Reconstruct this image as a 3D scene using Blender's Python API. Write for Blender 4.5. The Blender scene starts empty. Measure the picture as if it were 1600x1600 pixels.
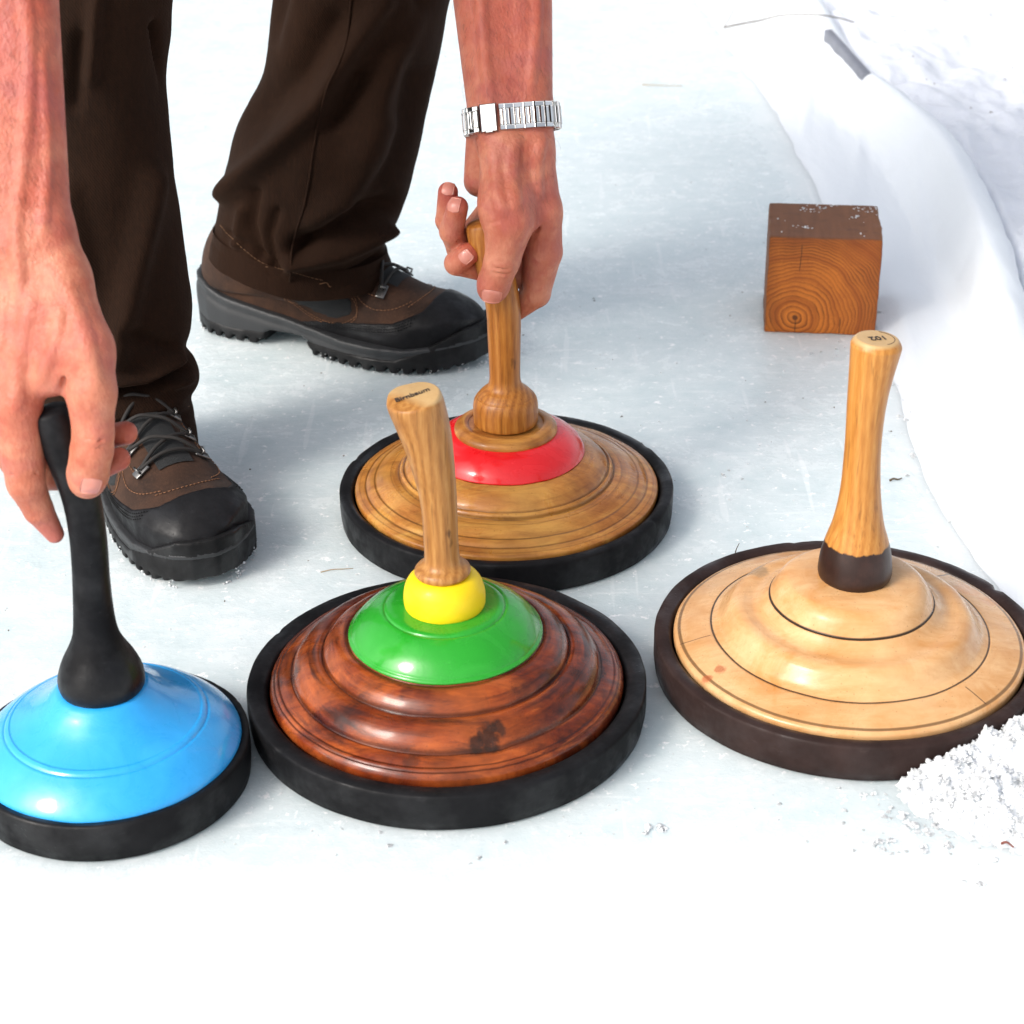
import bpy, bmesh, math, random
import numpy as np
from mathutils import Vector, Matrix, noise as mn
random.seed(7); rng = np.random.default_rng(7)
SC = bpy.context.scene
COL = SC.collection
R = math.radians

# ------------------------------------------------------------------ camera, world, sun, exposure
PITCH, FPX, CAMH, ROLL = R(28.334), 2870.9, 0.74203, R(-0.6077)
FWD = np.array([0, math.cos(PITCH), -math.sin(PITCH)]); _up = np.array([0, math.sin(PITCH), math.cos(PITCH)])
_rt = np.array([1.0, 0, 0]); _c, _s = math.cos(ROLL), math.sin(ROLL)
RT = _c*_rt + _s*_up; UP = -_s*_rt + _c*_up
CAM = np.array([0, 0, CAMH])
cd = bpy.data.cameras.new("camera"); cam = bpy.data.objects.new("camera", cd); COL.objects.link(cam)
cam.matrix_world = Matrix(((RT[0], UP[0], -FWD[0], 0), (RT[1], UP[1], -FWD[1], 0), (RT[2], UP[2], -FWD[2], CAMH), (0, 0, 0, 1)))
cd.sensor_width = 36; cd.lens = 36*FPX/1600; cd.clip_start = 0.02; cd.clip_end = 500
cd.dof.use_dof = True; cd.dof.focus_distance = 1.42; cd.dof.aperture_fstop = 13
SC.camera = cam
SUN_EL, SUN_AZ = R(39), R(217)          # direction towards the sun, azimuth from +x counter-clockwise
W = bpy.data.worlds.new("World"); SC.world = W; W.use_nodes = True
wn = W.node_tree; bg = wn.nodes["Background"]
sky = wn.nodes.new("ShaderNodeTexSky"); sky.sky_type = 'NISHITA'; sky.sun_disc = False
sky.sun_elevation = SUN_EL; sky.sun_rotation = math.pi/2 - SUN_AZ
sky.air_density = 1.0; sky.dust_density = 4.0; sky.ozone_density = 1.0
hs = wn.nodes.new("ShaderNodeHueSaturation"); hs.inputs["Saturation"].default_value = 0.38
wn.links.new(sky.outputs[0], hs.inputs["Color"]); wn.links.new(hs.outputs[0], bg.inputs[0])
bg.inputs[1].default_value = 0.15
ld = bpy.data.lights.new("sun", 'SUN'); ld.energy = 1.25; ld.angle = R(16); ld.color = (1, 0.95, 0.88)
sun = bpy.data.objects.new("sun", ld); COL.objects.link(sun)
sd = Vector((math.cos(SUN_EL)*math.cos(SUN_AZ), math.cos(SUN_EL)*math.sin(SUN_AZ), math.sin(SUN_EL)))
sun.rotation_euler = sd.to_track_quat('Z', 'Y').to_euler()
SC.view_settings.view_transform = 'Standard'; SC.view_settings.look = 'None'
SC.view_settings.gamma = 1; SC.view_settings.exposure = 0.76
SC.render.engine = 'CYCLES'
try:
    SC.cycles.use_denoising = True; SC.cycles.max_bounces = 8
except Exception: pass

# ------------------------------------------------------------------ small helpers
def ray(u, v): return FWD + RT*(u-800)/FPX - UP*(v-800)/FPX
def on_z(u, v, z=0.0):
    d = ray(u, v); return CAM + d*((z-CAMH)/d[2])
def on_y(u, v, y):
    d = ray(u, v); return CAM + d*(y/d[1])

def tag(o, label=None, cat=None, group=None, kind=None):
    if label: o['label'] = label
    if cat: o['category'] = cat
    if group: o['group'] = group
    if kind: o['kind'] = kind
    return o
def link(name, me, m=None, parent=None, smooth=True):
    o = bpy.data.objects.new(name, me); COL.objects.link(o)
    if m: me.materials.append(m)
    if smooth: me.polygons.foreach_set("use_smooth", np.ones(len(me.polygons), bool))
    if parent: o.parent = parent
    return o
def mesh(name, V, F, m=None, parent=None, smooth=True):
    me = bpy.data.meshes.new(name); me.from_pydata([tuple(map(float, v)) for v in V], [], [tuple(map(int, f)) for f in F]); me.update()
    return link(name, me, m, parent, smooth)
def qmesh(name, V, Q, m=None, parent=None, smooth=True):
    """fast mesh from numpy verts (n,3) and quads (m,4)"""
    me = bpy.data.meshes.new(name); V = np.asarray(V, np.float32); Q = np.asarray(Q, np.int32)
    me.vertices.add(len(V)); me.vertices.foreach_set("co", V.ravel())
    me.loops.add(Q.size); me.loops.foreach_set("vertex_index", Q.ravel())
    me.polygons.add(len(Q)); me.polygons.foreach_set("loop_start", np.arange(0, Q.size, Q.shape[1], dtype=np.int32))
    me.polygons.foreach_set("loop_total", np.full(len(Q), Q.shape[1], np.int32))
    me.update(calc_edges=True); me.validate()
    return link(name, me, m, parent, smooth)
def empty(name, loc=(0, 0, 0), rz=0.0):
    o = bpy.data.objects.new(name, None); COL.objects.link(o); o.location = loc; o.rotation_euler = (0, 0, rz); o.empty_display_size = 0.05
    return o
def catmull(P, n):
    P = [np.array(p, float) for p in P]; P = [2*P[0]-P[1]] + P + [2*P[-1]-P[-2]]; out = []
    for i in range(1, len(P)-2):
        for t in np.linspace(0, 1, n, endpoint=False):
            a, b, c, d = P[i-1:i+3]
            out.append(.5*((2*b)+(c-a)*t+(2*a-5*b+4*c-d)*t*t+(-a+3*b-3*c+d)*t**3))
    out.append(P[-2]); return np.array(out)
def ringloft(rings, cap0=True, cap1=True, closed=True):
    n = len(rings[0]); V = np.concatenate(rings); F = []
    for i in range(len(rings)-1):
        for j in range(n if closed else n-1):
            k = (j+1) % n; F.append((i*n+j, i*n+k, (i+1)*n+k, (i+1)*n+j))
    if cap0: F.append(tuple(range(n))[::-1])
    if cap1: F.append(tuple((len(rings)-1)*n+j for j in range(n)))
    return V, F
def lathe(prof, seg=128, wob=0.0):
    th = np.linspace(0, 2*np.pi, seg, endpoint=False)
    return ringloft([np.stack([r*np.cos(th), r*np.sin(th), np.full(seg, z)], -1) for r, z in prof], False, False)
def tube(path, rad, seg=10, caps=True):
    path = np.asarray(path, float); n = len(path); rad = np.broadcast_to(rad, (n,)); T = np.gradient(path, axis=0); T /= np.linalg.norm(T, axis=1)[:, None]+1e-12
    ref = np.array([0, 0, 1.0]) if abs(T[0][2]) < .9 else np.array([1.0, 0, 0]); th = np.linspace(0, 2*np.pi, seg, endpoint=False); rings = []
    a = np.cross(T[0], ref); a /= np.linalg.norm(a)
    for i in range(n):
        a = a - T[i]*(a@T[i]); a /= np.linalg.norm(a)+1e-12; b = np.cross(T[i], a)
        rings.append(path[i]+rad[i]*(np.cos(th)[:, None]*a+np.sin(th)[:, None]*b))
    return ringloft(rings, caps, caps)
class MB:
    def __init__(s): s.V = []; s.F = []; s.n = 0
    def add(s, V, F):
        s.V.append(np.asarray(V, float)); s.F += [tuple(i+s.n for i in f) for f in F]; s.n += len(V); return s
    def box(s, c, X, Y, Z, bev=0.0):
        c, X, Y, Z = (np.array(q, float) for q in (c, X, Y, Z)); V = []
        if bev <= 0:
            for sx in (-1, 1):
                for sy in (-1, 1):
                    for sz in (-1, 1): V.append(c+sx*X+sy*Y+sz*Z)
            return s.add(V, [(0, 1, 3, 2), (4, 6, 7, 5), (0, 4, 5, 1), (2, 3, 7, 6), (0, 2, 6, 4), (1, 5, 7, 3)])
        k = lambda A: 1-bev/np.linalg.norm(A)
        bm = bmesh.new(); bmesh.ops.create_cube(bm, size=2); M = Matrix(((X[0], Y[0], Z[0], c[0]), (X[1], Y[1], Z[1], c[1]), (X[2], Y[2], Z[2], c[2]), (0, 0, 0, 1)))
        bm.transform(M); bmesh.ops.bevel(bm, geom=bm.edges[:], offset=bev, segments=2, profile=.5, affect='EDGES')
        bm.verts.index_update(); V = [v.co[:] for v in bm.verts]; F = [[v.index for v in f.verts] for f in bm.faces]; bm.free(); return s.add(V, F)
    def build(s, name, m, parent=None, smooth=True):
        return mesh(name, np.concatenate(s.V), s.F, m, parent, smooth)

# ------------------------------------------------------------------ signed distance volumes -> surface nets
def smin(a, b, k):
    if k <= 0: return np.minimum(a, b)
    h = np.maximum(k-np.abs(a-b), 0)/k; return np.minimum(a, b)-h*h*k*.25
class Vol:
    def __init__(s, lo, hi, h):
        s.lo = np.array(lo, np.float32); s.h = h; s.n = np.ceil((np.array(hi)-lo)/h).astype(int)+1
        s.ax = [(s.lo[i]+h*np.arange(s.n[i])).astype(np.float32) for i in range(3)]; s.d = np.full(s.n, 1e3, np.float32)
    def new(s): v = Vol.__new__(Vol); v.__dict__.update(s.__dict__); v.d = np.full(s.n, 1e3, np.float32); return v
    def sl(s, lo, hi):
        a = np.maximum(np.floor((np.array(lo)-s.lo)/s.h).astype(int), 0); b = np.minimum(np.ceil((np.array(hi)-s.lo)/s.h).astype(int)+1, s.n)
        S = tuple(slice(a[i], max(b[i], a[i])) for i in range(3)); return S, s.ax[0][S[0]][:, None, None], s.ax[1][S[1]][None, :, None], s.ax[2][S[2]][None, None, :]
    def cone(s, a, b, ra, rb, k=0, sub=False, pad=None):
        a = np.array(a, np.float32); b = np.array(b, np.float32); m = max(ra, rb)+(pad if pad else max(4*s.h, k*1.1))
        S, x, y, z = s.sl(np.minimum(a, b)-m, np.maximum(a, b)+m); ba = b-a; L = float(ba@ba)+1e-9
        t = np.clip(((x-a[0])*ba[0]+(y-a[1])*ba[1]+(z-a[2])*ba[2])/L, 0, 1)
        d = np.sqrt((x-a[0]-t*ba[0])**2+(y-a[1]-t*ba[1])**2+(z-a[2]-t*ba[2])**2)-(ra+(rb-ra)*t)
        s.d[S] = smin(s.d[S], d, k) if not sub else -smin(-s.d[S], d, k); return s
    def ell(s, c, r, k=0, pad=None):
        c = np.array(c, np.float32); r = np.array(r, np.float32); m = r+(pad if pad else max(4*s.h, k*1.1)); S, x, y, z = s.sl(c-m, c+m)
        x = x-c[0]; y = y-c[1]; z = z-c[2]; k0 = np.sqrt((x/r[0])**2+(y/r[1])**2+(z/r[2])**2); k1 = np.sqrt((x/r[0]**2)**2+(y/r[1]**2)**2+(z/r[2]**2)**2)+1e-9
        s.d[S] = smin(s.d[S], k0*(k0-1)/k1, k); return s
    def merge(s, o, k): s.d = smin(s.d, o.d, k); return s
    def sample(s, P):
        q = (np.asarray(P, float)-s.lo)/s.h; i = np.clip(np.floor(q).astype(int), 0, s.n-2); f = np.clip(q-i, 0, 1); r = 0
        for dx in (0, 1):
            for dy in (0, 1):
                for dz in (0, 1):
                    w = (f[..., 0] if dx else 1-f[..., 0])*(f[..., 1] if dy else 1-f[..., 1])*(f[..., 2] if dz else 1-f[..., 2])
                    r = r+w*s.d[i[..., 0]+dx, i[..., 1]+dy, i[..., 2]+dz]
        return r
    def grad(s, P):
        e = s.h; P = np.asarray(P, float); g = np.stack([s.sample(P+e*v)-s.sample(P-e*v) for v in np.eye(3)], -1); return g/(np.linalg.norm(g, axis=-1)[..., None]+1e-9)
    def march(s, P, D, off=0.0, n=60):
        P = np.array(P, float); D = np.asarray(D, float); D = D/np.linalg.norm(D, axis=-1)[..., None] if D.ndim > 1 else D/np.linalg.norm(D)
        for _ in range(n):
            d = s.sample(P)-off; P = P+D*np.clip(d, -6*s.h, 6*s.h)[..., None]*.8
        return P
    def nets(s):
        return nets(s.d, s.lo, s.h)
def nets(d, lo, h):
    n = np.array(d.shape); ins = d < 0; c = np.zeros(n-1, np.int8)
    for dx in (0, 1):
        for dy in (0, 1):
            for dz in (0, 1): c += ins[dx:n[0]-1+dx, dy:n[1]-1+dy, dz:n[2]-1+dz]
    act = (c > 0) & (c < 8); I = np.argwhere(act); idx = np.full(n-1, -1, np.int64); idx[act] = np.arange(len(I))
    corner = [(a, b, e) for a in (0, 1) for b in (0, 1) for e in (0, 1)]
    val = {q: d[I[:, 0]+q[0], I[:, 1]+q[1], I[:, 2]+q[2]] for q in corner}; acc = np.zeros((len(I), 3)); cnt = np.zeros(len(I))
    for q in corner:
        for ax in range(3):
            if q[ax] == 0:
                r = list(q); r[ax] = 1; r = tuple(r); a, b = val[q], val[r]; m = (a < 0) != (b < 0); t = np.where(m, a/(a-b+1e-20), 0)
                p = np.tile(np.array(q, float), (len(I), 1)); p[:, ax] = t; acc[m] += p[m]; cnt[m] += 1
    V = (I+acc/cnt[:, None])*h+lo; Q = []
    for ax in range(3):
        o1, o2 = (ax+1) % 3, (ax+2) % 3
        sA = [slice(0, None)]*3; sB = [slice(0, None)]*3; sA[ax] = slice(0, -1); sB[ax] = slice(1, None)
        A, B = ins[tuple(sA)], ins[tuple(sB)]; E = np.argwhere(A != B)
        E = E[(E[:, o1] > 0) & (E[:, o2] > 0) & (E[:, o1] < n[o1]-1) & (E[:, o2] < n[o2]-1)]; fl = A[tuple(E.T)]
        e1 = np.zeros(3, int); e1[o1] = 1; e2 = np.zeros(3, int); e2[o2] = 1
        q = np.stack([idx[tuple((E-e1-e2).T)], idx[tuple((E-e2).T)], idx[tuple(E.T)], idx[tuple((E-e1).T)]], -1)
        q[~fl] = q[~fl][:, ::-1]; Q.append(q)
    Q = np.concatenate(Q); return V, Q
def relax(V, Q, it=1, lam=.5):
    for _ in range(it):
        acc = np.zeros_like(V); cnt = np.zeros(len(V))
        for a in range(4):
            np.add.at(acc, Q[:, a], V[Q[:, (a+1) % 4]]+V[Q[:, (a+3) % 4]]); np.add.at(cnt, Q[:, a], 2)
        V = V+lam*(acc/np.maximum(cnt, 1)[:, None]-V)
    return V

# ------------------------------------------------------------------ material helpers
class Mt:
    def __init__(s, name):
        s.m = bpy.data.materials.new(name); s.m.use_nodes = True; s.t = s.m.node_tree; s.b = s.t.nodes["Principled BSDF"]; s.co = s.t.nodes.new("ShaderNodeTexCoord").outputs["Object"]
    def put(s, sock, v):
        if hasattr(v, 'is_linked') or isinstance(v, bpy.types.NodeSocket): s.t.links.new(v, sock)
        else:
            if isinstance(v, (tuple, list)) and len(v) == 3 and sock.type == 'RGBA': v = (*v, 1)
            sock.default_value = v
    def set(s, **k):
        for a, v in k.items(): s.put(s.b.inputs[a.replace('_', ' ')], v)
        return s
    def map(s, scale=(1, 1, 1), loc=(0, 0, 0), rot=(0, 0, 0), co=None):
        n = s.t.nodes.new("ShaderNodeMapping"); s.t.links.new(co or s.co, n.inputs[0]); n.inputs["Scale"].default_value = scale; n.inputs["Location"].default_value = loc; n.inputs["Rotation"].default_value = rot; return n.outputs[0]
    def noise(s, scale, detail=4, rough=.55, co=None, dist=0.0, out="Fac"):
        n = s.t.nodes.new("ShaderNodeTexNoise"); s.t.links.new(co or s.co, n.inputs["Vector"]); n.inputs["Scale"].default_value = scale; n.inputs["Detail"].default_value = detail; n.inputs["Roughness"].default_value = rough; n.inputs["Distortion"].default_value = dist; return n.outputs[out]
    def voro(s, scale, co=None, feat='F1'):
        n = s.t.nodes.new("ShaderNodeTexVoronoi"); n.feature = feat; s.t.links.new(co or s.co, n.inputs["Vector"]); n.inputs["Scale"].default_value = scale; return n.outputs["Distance"]
    def wave(s, scale, co=None, dist=2, det=2, dsc=1, typ='BANDS', dr='X', prof='SIN'):
        n = s.t.nodes.new("ShaderNodeTexWave"); n.wave_type = typ; n.wave_profile = prof
        if typ == 'BANDS': n.bands_direction = dr
        else: n.rings_direction = dr
        s.t.links.new(co or s.co, n.inputs["Vector"]); n.inputs["Scale"].default_value = scale; n.inputs["Distortion"].default_value = dist; n.inputs["Detail"].default_value = det; n.inputs["Detail Scale"].default_value = dsc; return n.outputs["Fac"]
    def ramp(s, f, st, interp='LINEAR'):
        n = s.t.nodes.new("ShaderNodeValToRGB"); n.color_ramp.interpolation = interp; e = n.color_ramp.elements
        while len(e) < len(st): e.new(.5)
        for i, (p, c) in enumerate(st):
            e[i].position = p; e[i].color = (*c, 1) if not isinstance(c, (int, float)) else (c, c, c, 1)
        s.put(n.inputs[0], f); return n.outputs[0]
    def mix(s, f, a, b, bt='MIX'):
        n = s.t.nodes.new("ShaderNodeMix"); n.data_type = 'RGBA'; n.blend_type = bt; s.put(n.inputs[0], f); s.put(n.inputs[6], a); s.put(n.inputs[7], b); return n.outputs[2]
    def math(s, op, a, b=0.0, c=None, clamp=False):
        n = s.t.nodes.new("ShaderNodeMath"); n.operation = op; n.use_clamp = clamp; s.put(n.inputs[0], a); s.put(n.inputs[1], b)
        if c is not None: s.put(n.inputs[2], c)
        return n.outputs[0]
    def range(s, v, a, b, c=0.0, d=1.0, smooth=False):
        n = s.t.nodes.new("ShaderNodeMapRange"); n.clamp = True
        if smooth: n.interpolation_type = 'SMOOTHSTEP'
        s.put(n.inputs[0], v)
        for i, q in enumerate((a, b, c, d)): n.inputs[1+i].default_value = q
        return n.outputs[0]
    def xyz(s, co=None):
        n = s.t.nodes.new("ShaderNodeSeparateXYZ"); s.t.links.new(co or s.co, n.inputs[0]); return n.outputs
    def radius(s, cx=0, cy=0):
        o = s.xyz(); a = s.math('SUBTRACT', o[0], cx); b = s.math('SUBTRACT', o[1], cy); return s.math('SQRT', s.math('ADD', s.math('MULTIPLY', a, a), s.math('MULTIPLY', b, b)))
    def attr(s, name):
        n = s.t.nodes.new("ShaderNodeAttribute"); n.attribute_name = name; return n.outputs["Fac"]
    def bump(s, h, st=.3, dist=.001, prev=None):
        n = s.t.nodes.new("ShaderNodeBump"); n.inputs["Strength"].default_value = st; n.inputs["Distance"].default_value = dist; s.put(n.inputs["Height"], h)
        if prev: s.t.links.new(prev, n.inputs["Normal"])
        s.t.links.new(n.outputs[0], s.b.inputs["Normal"]); return n.outputs[0]
def line(M, r, r0, w):   # 1 on a turned line of radius r0
    return M.range(M.math('ABSOLUTE', M.math('SUBTRACT', r, r0)), w*.5, w, 1, 0)

# ------------------------------------------------------------------ materials
def m_ice():
    M = Mt("rink_ice"); big = M.noise(1.6, 3, .5); mid = M.noise(14, 7, .68, dist=.5); fine = M.noise(260, 3, .6); sp = M.noise(95, 3, .7); st = M.noise(16, 5, .6, M.map((1, 7, 1), rot=(0, 0, .5))); o = M.xyz(); y_ = o[1]
    gran = M.noise(55, 6, .75, M.map(loc=(2, 7, 0)))
    front = M.range(M.math('ADD', y_, M.math('MULTIPLY', M.math('SUBTRACT', M.noise(9, 8, .7, M.map(loc=(1, 4, 0))), .5), .22)), .84, .97, 1, 0, True); far = M.range(y_, 1.25, 2.3)
    edge = M.range(M.math('ADD', o[0], M.math('MULTIPLY', M.math('SUBTRACT', mid, .5), .12)), .29, .40, 0, 1, True)
    mott = M.ramp(M.math('ADD', M.math('MULTIPLY', mid, .62), M.math('MULTIPLY', gran, .38)), [(.36, 0), (.64, 1)])
    frost = M.math('MAXIMUM', M.math('MULTIPLY', mott, .62), M.math('MAXIMUM', front, M.math('MAXIMUM', M.math('MULTIPLY', far, M.math('ADD', .10, M.math('MULTIPLY', mott, .50))), M.math('MULTIPLY', edge, .9))))
    base = M.mix(frost, (.545, .635, .655), (.80, .835, .845)); base = M.mix(M.ramp(sp, [(.60, 0), (.70, .9)]), base, (.95, .96, .965)); base = M.mix(M.ramp(st, [(.58, 0), (.75, .4)]), base, (.92, .935, .94))
    base = M.mix(M.ramp(M.noise(6, 8, .75), [(.68, 0), (.85, .15)]), base, (.70, .69, .65))
    scr = M.math('MULTIPLY', M.ramp(M.noise(5, 2, .5, M.map((14, 1, 1), rot=(0, 0, .9))), [(.66, 0), (.69, 1)]), .25); base = M.mix(scr, base, (.93, .945, .95))
    M.set(Base_Color=base, Roughness=M.range(frost, 0, 1, .10, .50), Subsurface_Weight=.6, Subsurface_Radius=(1, 1, 1), Subsurface_Scale=.05, IOR=1.31, Specular_IOR_Level=.45)
    n = M.bump(M.math('ADD', mid, M.math('MULTIPLY', gran, .6)), .35, .004); n = M.bump(sp, .3, .0012, n); M.bump(fine, .4, .0006, n); return M.m
def m_snow(name="snow", col=(.70, .725, .75), sc=1.0):
    M = Mt(name); a = M.noise(60*sc, 6, .7); b = M.noise(420*sc, 4, .7); d = M.ramp(M.noise(35, 6, .8), [(.68, 0), (.78, .35)])
    M.set(Base_Color=M.mix(d, col, (.55, .52, .48)), Roughness=.62, Subsurface_Weight=.6, Subsurface_Radius=(1, 1, 1.1), Subsurface_Scale=.012, IOR=1.31, Specular_IOR_Level=.4)
    n = M.bump(a, .5, .006); M.bump(b, .5, .0012, n); return M.m
def m_crystal():
    M = Mt("icy_grain"); M.set(Base_Color=(.82, .845, .865), Roughness=.35, Subsurface_Weight=.7, Subsurface_Radius=(1, 1, 1), Subsurface_Scale=.006, IOR=1.31); M.bump(M.noise(900, 3, .6), .5, .0008); return M.m
def m_plastic():
    M = Mt("white_foil"); a = M.noise(14, 5, .6, M.map((1, .25, 1))); M.set(Base_Color=M.mix(M.ramp(M.noise(22, 6, .7), [(.6, 0), (.8, .3)]), (.79, .825, .86), (.70, .73, .75)), Roughness=.38, Subsurface_Weight=.25, Subsurface_Radius=(1, 1, 1), Subsurface_Scale=.01, Specular_IOR_Level=.5)
    n = M.bump(a, .35, .01); M.bump(M.noise(120, 4, .6), .2, .0015, n); return M.m
def m_rubber(name, col, wet=.5):
    M = Mt(name); a = M.noise(30, 5, .6); w = M.ramp(M.noise(22, 4, .6, M.map(loc=(3, 1, 0))), [(.44, 0), (.66, 1)])
    dr = M.ramp(M.voro(260), [(.1, 1), (.2, 0)])
    sc_ = M.math('MULTIPLY', M.ramp(M.noise(75, 6, .75, M.map((1, 1, 2.2), loc=(1, 6, 2))), [(.62, 0), (.70, 1)]), .5)
    M.set(Base_Color=M.mix(sc_, M.mix(M.ramp(a, [(.4, 0), (.75, 1)]), col, tuple(c*1.7+.003 for c in col)), tuple(c*2+.014 for c in col)), Roughness=M.mix(w, (.6,)*3, (.28,)*3), Specular_IOR_Level=M.range(w, 0, 1, .10, .30))
    n = M.bump(a, .25, .002); n = M.bump(M.noise(500, 3, .6), .25, .0004, n); M.bump(M.math('MULTIPLY', dr, w), .3, .0006, n); return M.m
def m_plate(name, cols, rings, stains, rough=.28, stretch=(5, 46, 30), coat=.5, rot=0.0, lines=(), turn=0.0):
    """turned wooden body: planked grain, stains with their own shape, turned rings"""
    M = Mt(name); r = M.radius(); co = M.map(stretch, rot=(0, 0, rot)); g = M.noise(1.0, 7, .65, co, .5); g2 = M.noise(2.6, 4, .6, M.map(tuple(q*2.5 for q in stretch), rot=(0, 0, rot)))
    th = M.noise(24, 6, .68, dist=.8)
    c = M.ramp(g, [(.3, cols[0]), (.5, cols[1]), (.72, cols[2])]); c = M.mix(M.ramp(g2, [(.5, 0), (.72, .5)]), c, cols[0]); c = M.mix(M.ramp(th, [(.47, 0), (.70, stains[1])]), c, stains[0])
    c = M.mix(M.ramp(M.noise(9, 5, .6, M.map(loc=(2, 5, 1))), [(.5, 0), (.68, .55)]), c, cols[2])
    if turn:       # varnish worn along the turned rings
        o = M.xyz(); cm = M.t.nodes.new("ShaderNodeCombineXYZ"); M.put(cm.inputs[0], M.math('MULTIPLY', r, 130)); M.put(cm.inputs[1], M.math('MULTIPLY', o[0], 16)); M.put(cm.inputs[2], M.math('MULTIPLY', o[1], 16)); tn = M.noise(1.0, 6, .68, cm.outputs[0], .6)
        c = M.mix(M.math('MULTIPLY', M.ramp(tn, [(.50, 0), (.66, 1)]), turn), c, stains[0]); c = M.mix(M.math('MULTIPLY', M.ramp(tn, [(.30, 1), (.45, 0)]), turn), c, cols[2])
    for r0, w, k in rings: c = M.mix(M.math('MULTIPLY', line(M, r, r0, w), k), c, tuple(q*.16 for q in cols[0]))
    for f in lines: c = f(M, c)
    pits = M.ramp(M.voro(210), [(.06, 1), (.12, 0)])
    c = M.mix(M.math('MULTIPLY', pits, .5), c, tuple(q*.35 for q in cols[0]))
    M.set(Base_Color=c, Roughness=M.range(th, .3, .7, rough-.06, rough+.16), Coat_Weight=M.math('MULTIPLY', M.ramp(M.noise(13, 4, .6, M.map(loc=(7, 3, 2))), [(.35, .25), (.65, 1)]), coat), Coat_Roughness=.14, Specular_IOR_Level=.25)
    cr = M.t.nodes.new('ShaderNodeCombineXYZ'); M.put(cr.inputs[0], M.math('MULTIPLY', r, 620)); lt = M.noise(1.0, 3, .6, cr.outputs[0])
    n = M.bump(g2, .15, .0008); n = M.bump(lt, .22, .0007, n); n = M.bump(pits, -.5, .0006, n); M.bump(th, .07, .0015, n); return M.m
def m_handle(name, cols, paint=None, top=None):
    M = Mt(name); o = M.xyz(); co = M.map((1, 1, .10)); w = M.wave(58, M.map((1.0, 1.0, .14), loc=(.017, .012, 0), rot=(.05, .13, 0)), 2.2, 3, 1.5, 'RINGS', 'Z'); g = M.noise(620, 5, .6, co); bl = M.noise(30, 4, .6, M.map((1, 1, .4)))
    c = M.ramp(M.math('ADD', M.math('MULTIPLY', w, .25), M.math('MULTIPLY', g, .75)), [(.14, cols[0]), (.5, cols[1]), (.88, cols[2])]); c = M.mix(M.ramp(bl, [(.56, 0), (.74, .65)]), c, cols[0])
    c = M.mix(M.ramp(M.noise(420, 2, .5, M.map((1, 1, .06))), [(.60, 0), (.72, .45)]), c, tuple(q*.45 for q in cols[0]))
    c = M.mix(M.ramp(M.noise(60, 3, .5, M.map((1, 1, .5), loc=(4, 4, 4))), [(.70, 0), (.76, .8)]), c, tuple(q*.3 for q in cols[0]))
    if paint:
        e = M.math('ADD', o[2], M.math('MULTIPLY', M.math('SUBTRACT', M.noise(150, 3, .6, M.map((1, 1, .3))), .5), .006)); k = M.range(e, paint[1]-.0006, paint[1]+.0006, 1, 0)
        c = M.mix(k, c, M.mix(M.ramp(M.noise(70, 5, .7), [(.5, 0), (.8, .5)]), paint[0], tuple(q*3 for q in paint[0])))
    if top: c = M.mix(M.range(o[2], top-.0012, top+.0006), c, M.mix(M.noise(180, 4, .6), (.40, .245, .10), (.54, .36, .17)))
    M.set(Base_Color=c, Roughness=.42, Coat_Weight=.15, Coat_Roughness=.3, Specular_IOR_Level=.3); M.bump(g, .2, .0006); return M.m
def m_paint(name, col, rough=.20, coat=.55, var=.12):
    M = Mt(name); a = M.noise(34, 4, .6, dist=1.0); chip = M.math('MULTIPLY', M.ramp(M.noise(130, 5, .75), [(.70, 0), (.74, 1)]), .55); M.set(Base_Color=M.mix(chip, M.mix(M.ramp(a, [(.45, 0), (.75, 1)]), col, tuple(min(1, q*(1+var)+.008) for q in col)), tuple(q*.45 for q in col)), Roughness=M.range(a, .3, .7, rough, rough+.16), Coat_Weight=coat, Coat_Roughness=.10, Specular_IOR_Level=.3)
    n = M.bump(M.noise(45, 4, .6), .14, .0025); M.bump(M.noise(240, 4, .65, M.map((1, 1, .6))), .12, .0006, n); return M.m
def m_skin():
    M = Mt("skin"); t = M.attr("tone"); a = M.noise(42, 6, .62); b = M.noise(150, 4, .6); v = M.noise(16, 3, .5, dist=1.2)
    c = M.mix(M.ramp(a, [(.36, 0), (.64, 1)]), (.38, .110, .060), (.55, .228, .138)); c = M.mix(M.math('MULTIPLY', t, .85, clamp=True), c, (.39, .068, .042)); c = M.mix(M.ramp(b, [(.50, 0), (.70, .5)]), c, (.40, .088, .055))
    c = M.mix(M.ramp(v, [(.54, 0), (.64, .40)]), c, (.38, .095, .085)); c = M.mix(M.ramp(M.noise(90, 2, .5, M.map(loc=(5, 2, 1))), [(.72, 0), (.77, .7)]), c, (.36, .12, .07))
    c = M.mix(M.math('MULTIPLY', M.ramp(M.noise(58, 5, .65, M.map((1, 1, .7), loc=(9, 1, 3))), [(.48, 0), (.66, .55)]), M.math('ADD', .3, t), clamp=True), c, (.29, .065, .055))
    M.set(Base_Color=c, Roughness=.47, Subsurface_Weight=.22, Subsurface_Radius=(1, .32, .16), Subsurface_Scale=.004, Specular_IOR_Level=.32)
    n = M.bump(M.noise(130, 5, .65), .4, .0016); n = M.bump(M.noise(520, 3, .6, M.map((1, 1, .45))), .6, .0006, n); M.bump(M.voro(430, M.map((1, 1, .6))), .35, .0007, n); return M.m
def m_nail():
    M = Mt("nail"); M.set(Base_Color=M.mix(M.noise(300, 2, .5), (.54, .185, .135), (.60, .24, .18)), Roughness=.32, Subsurface_Weight=.2, Subsurface_Radius=(1, .4, .3), Subsurface_Scale=.003, Coat_Weight=.3); return M.m
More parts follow.
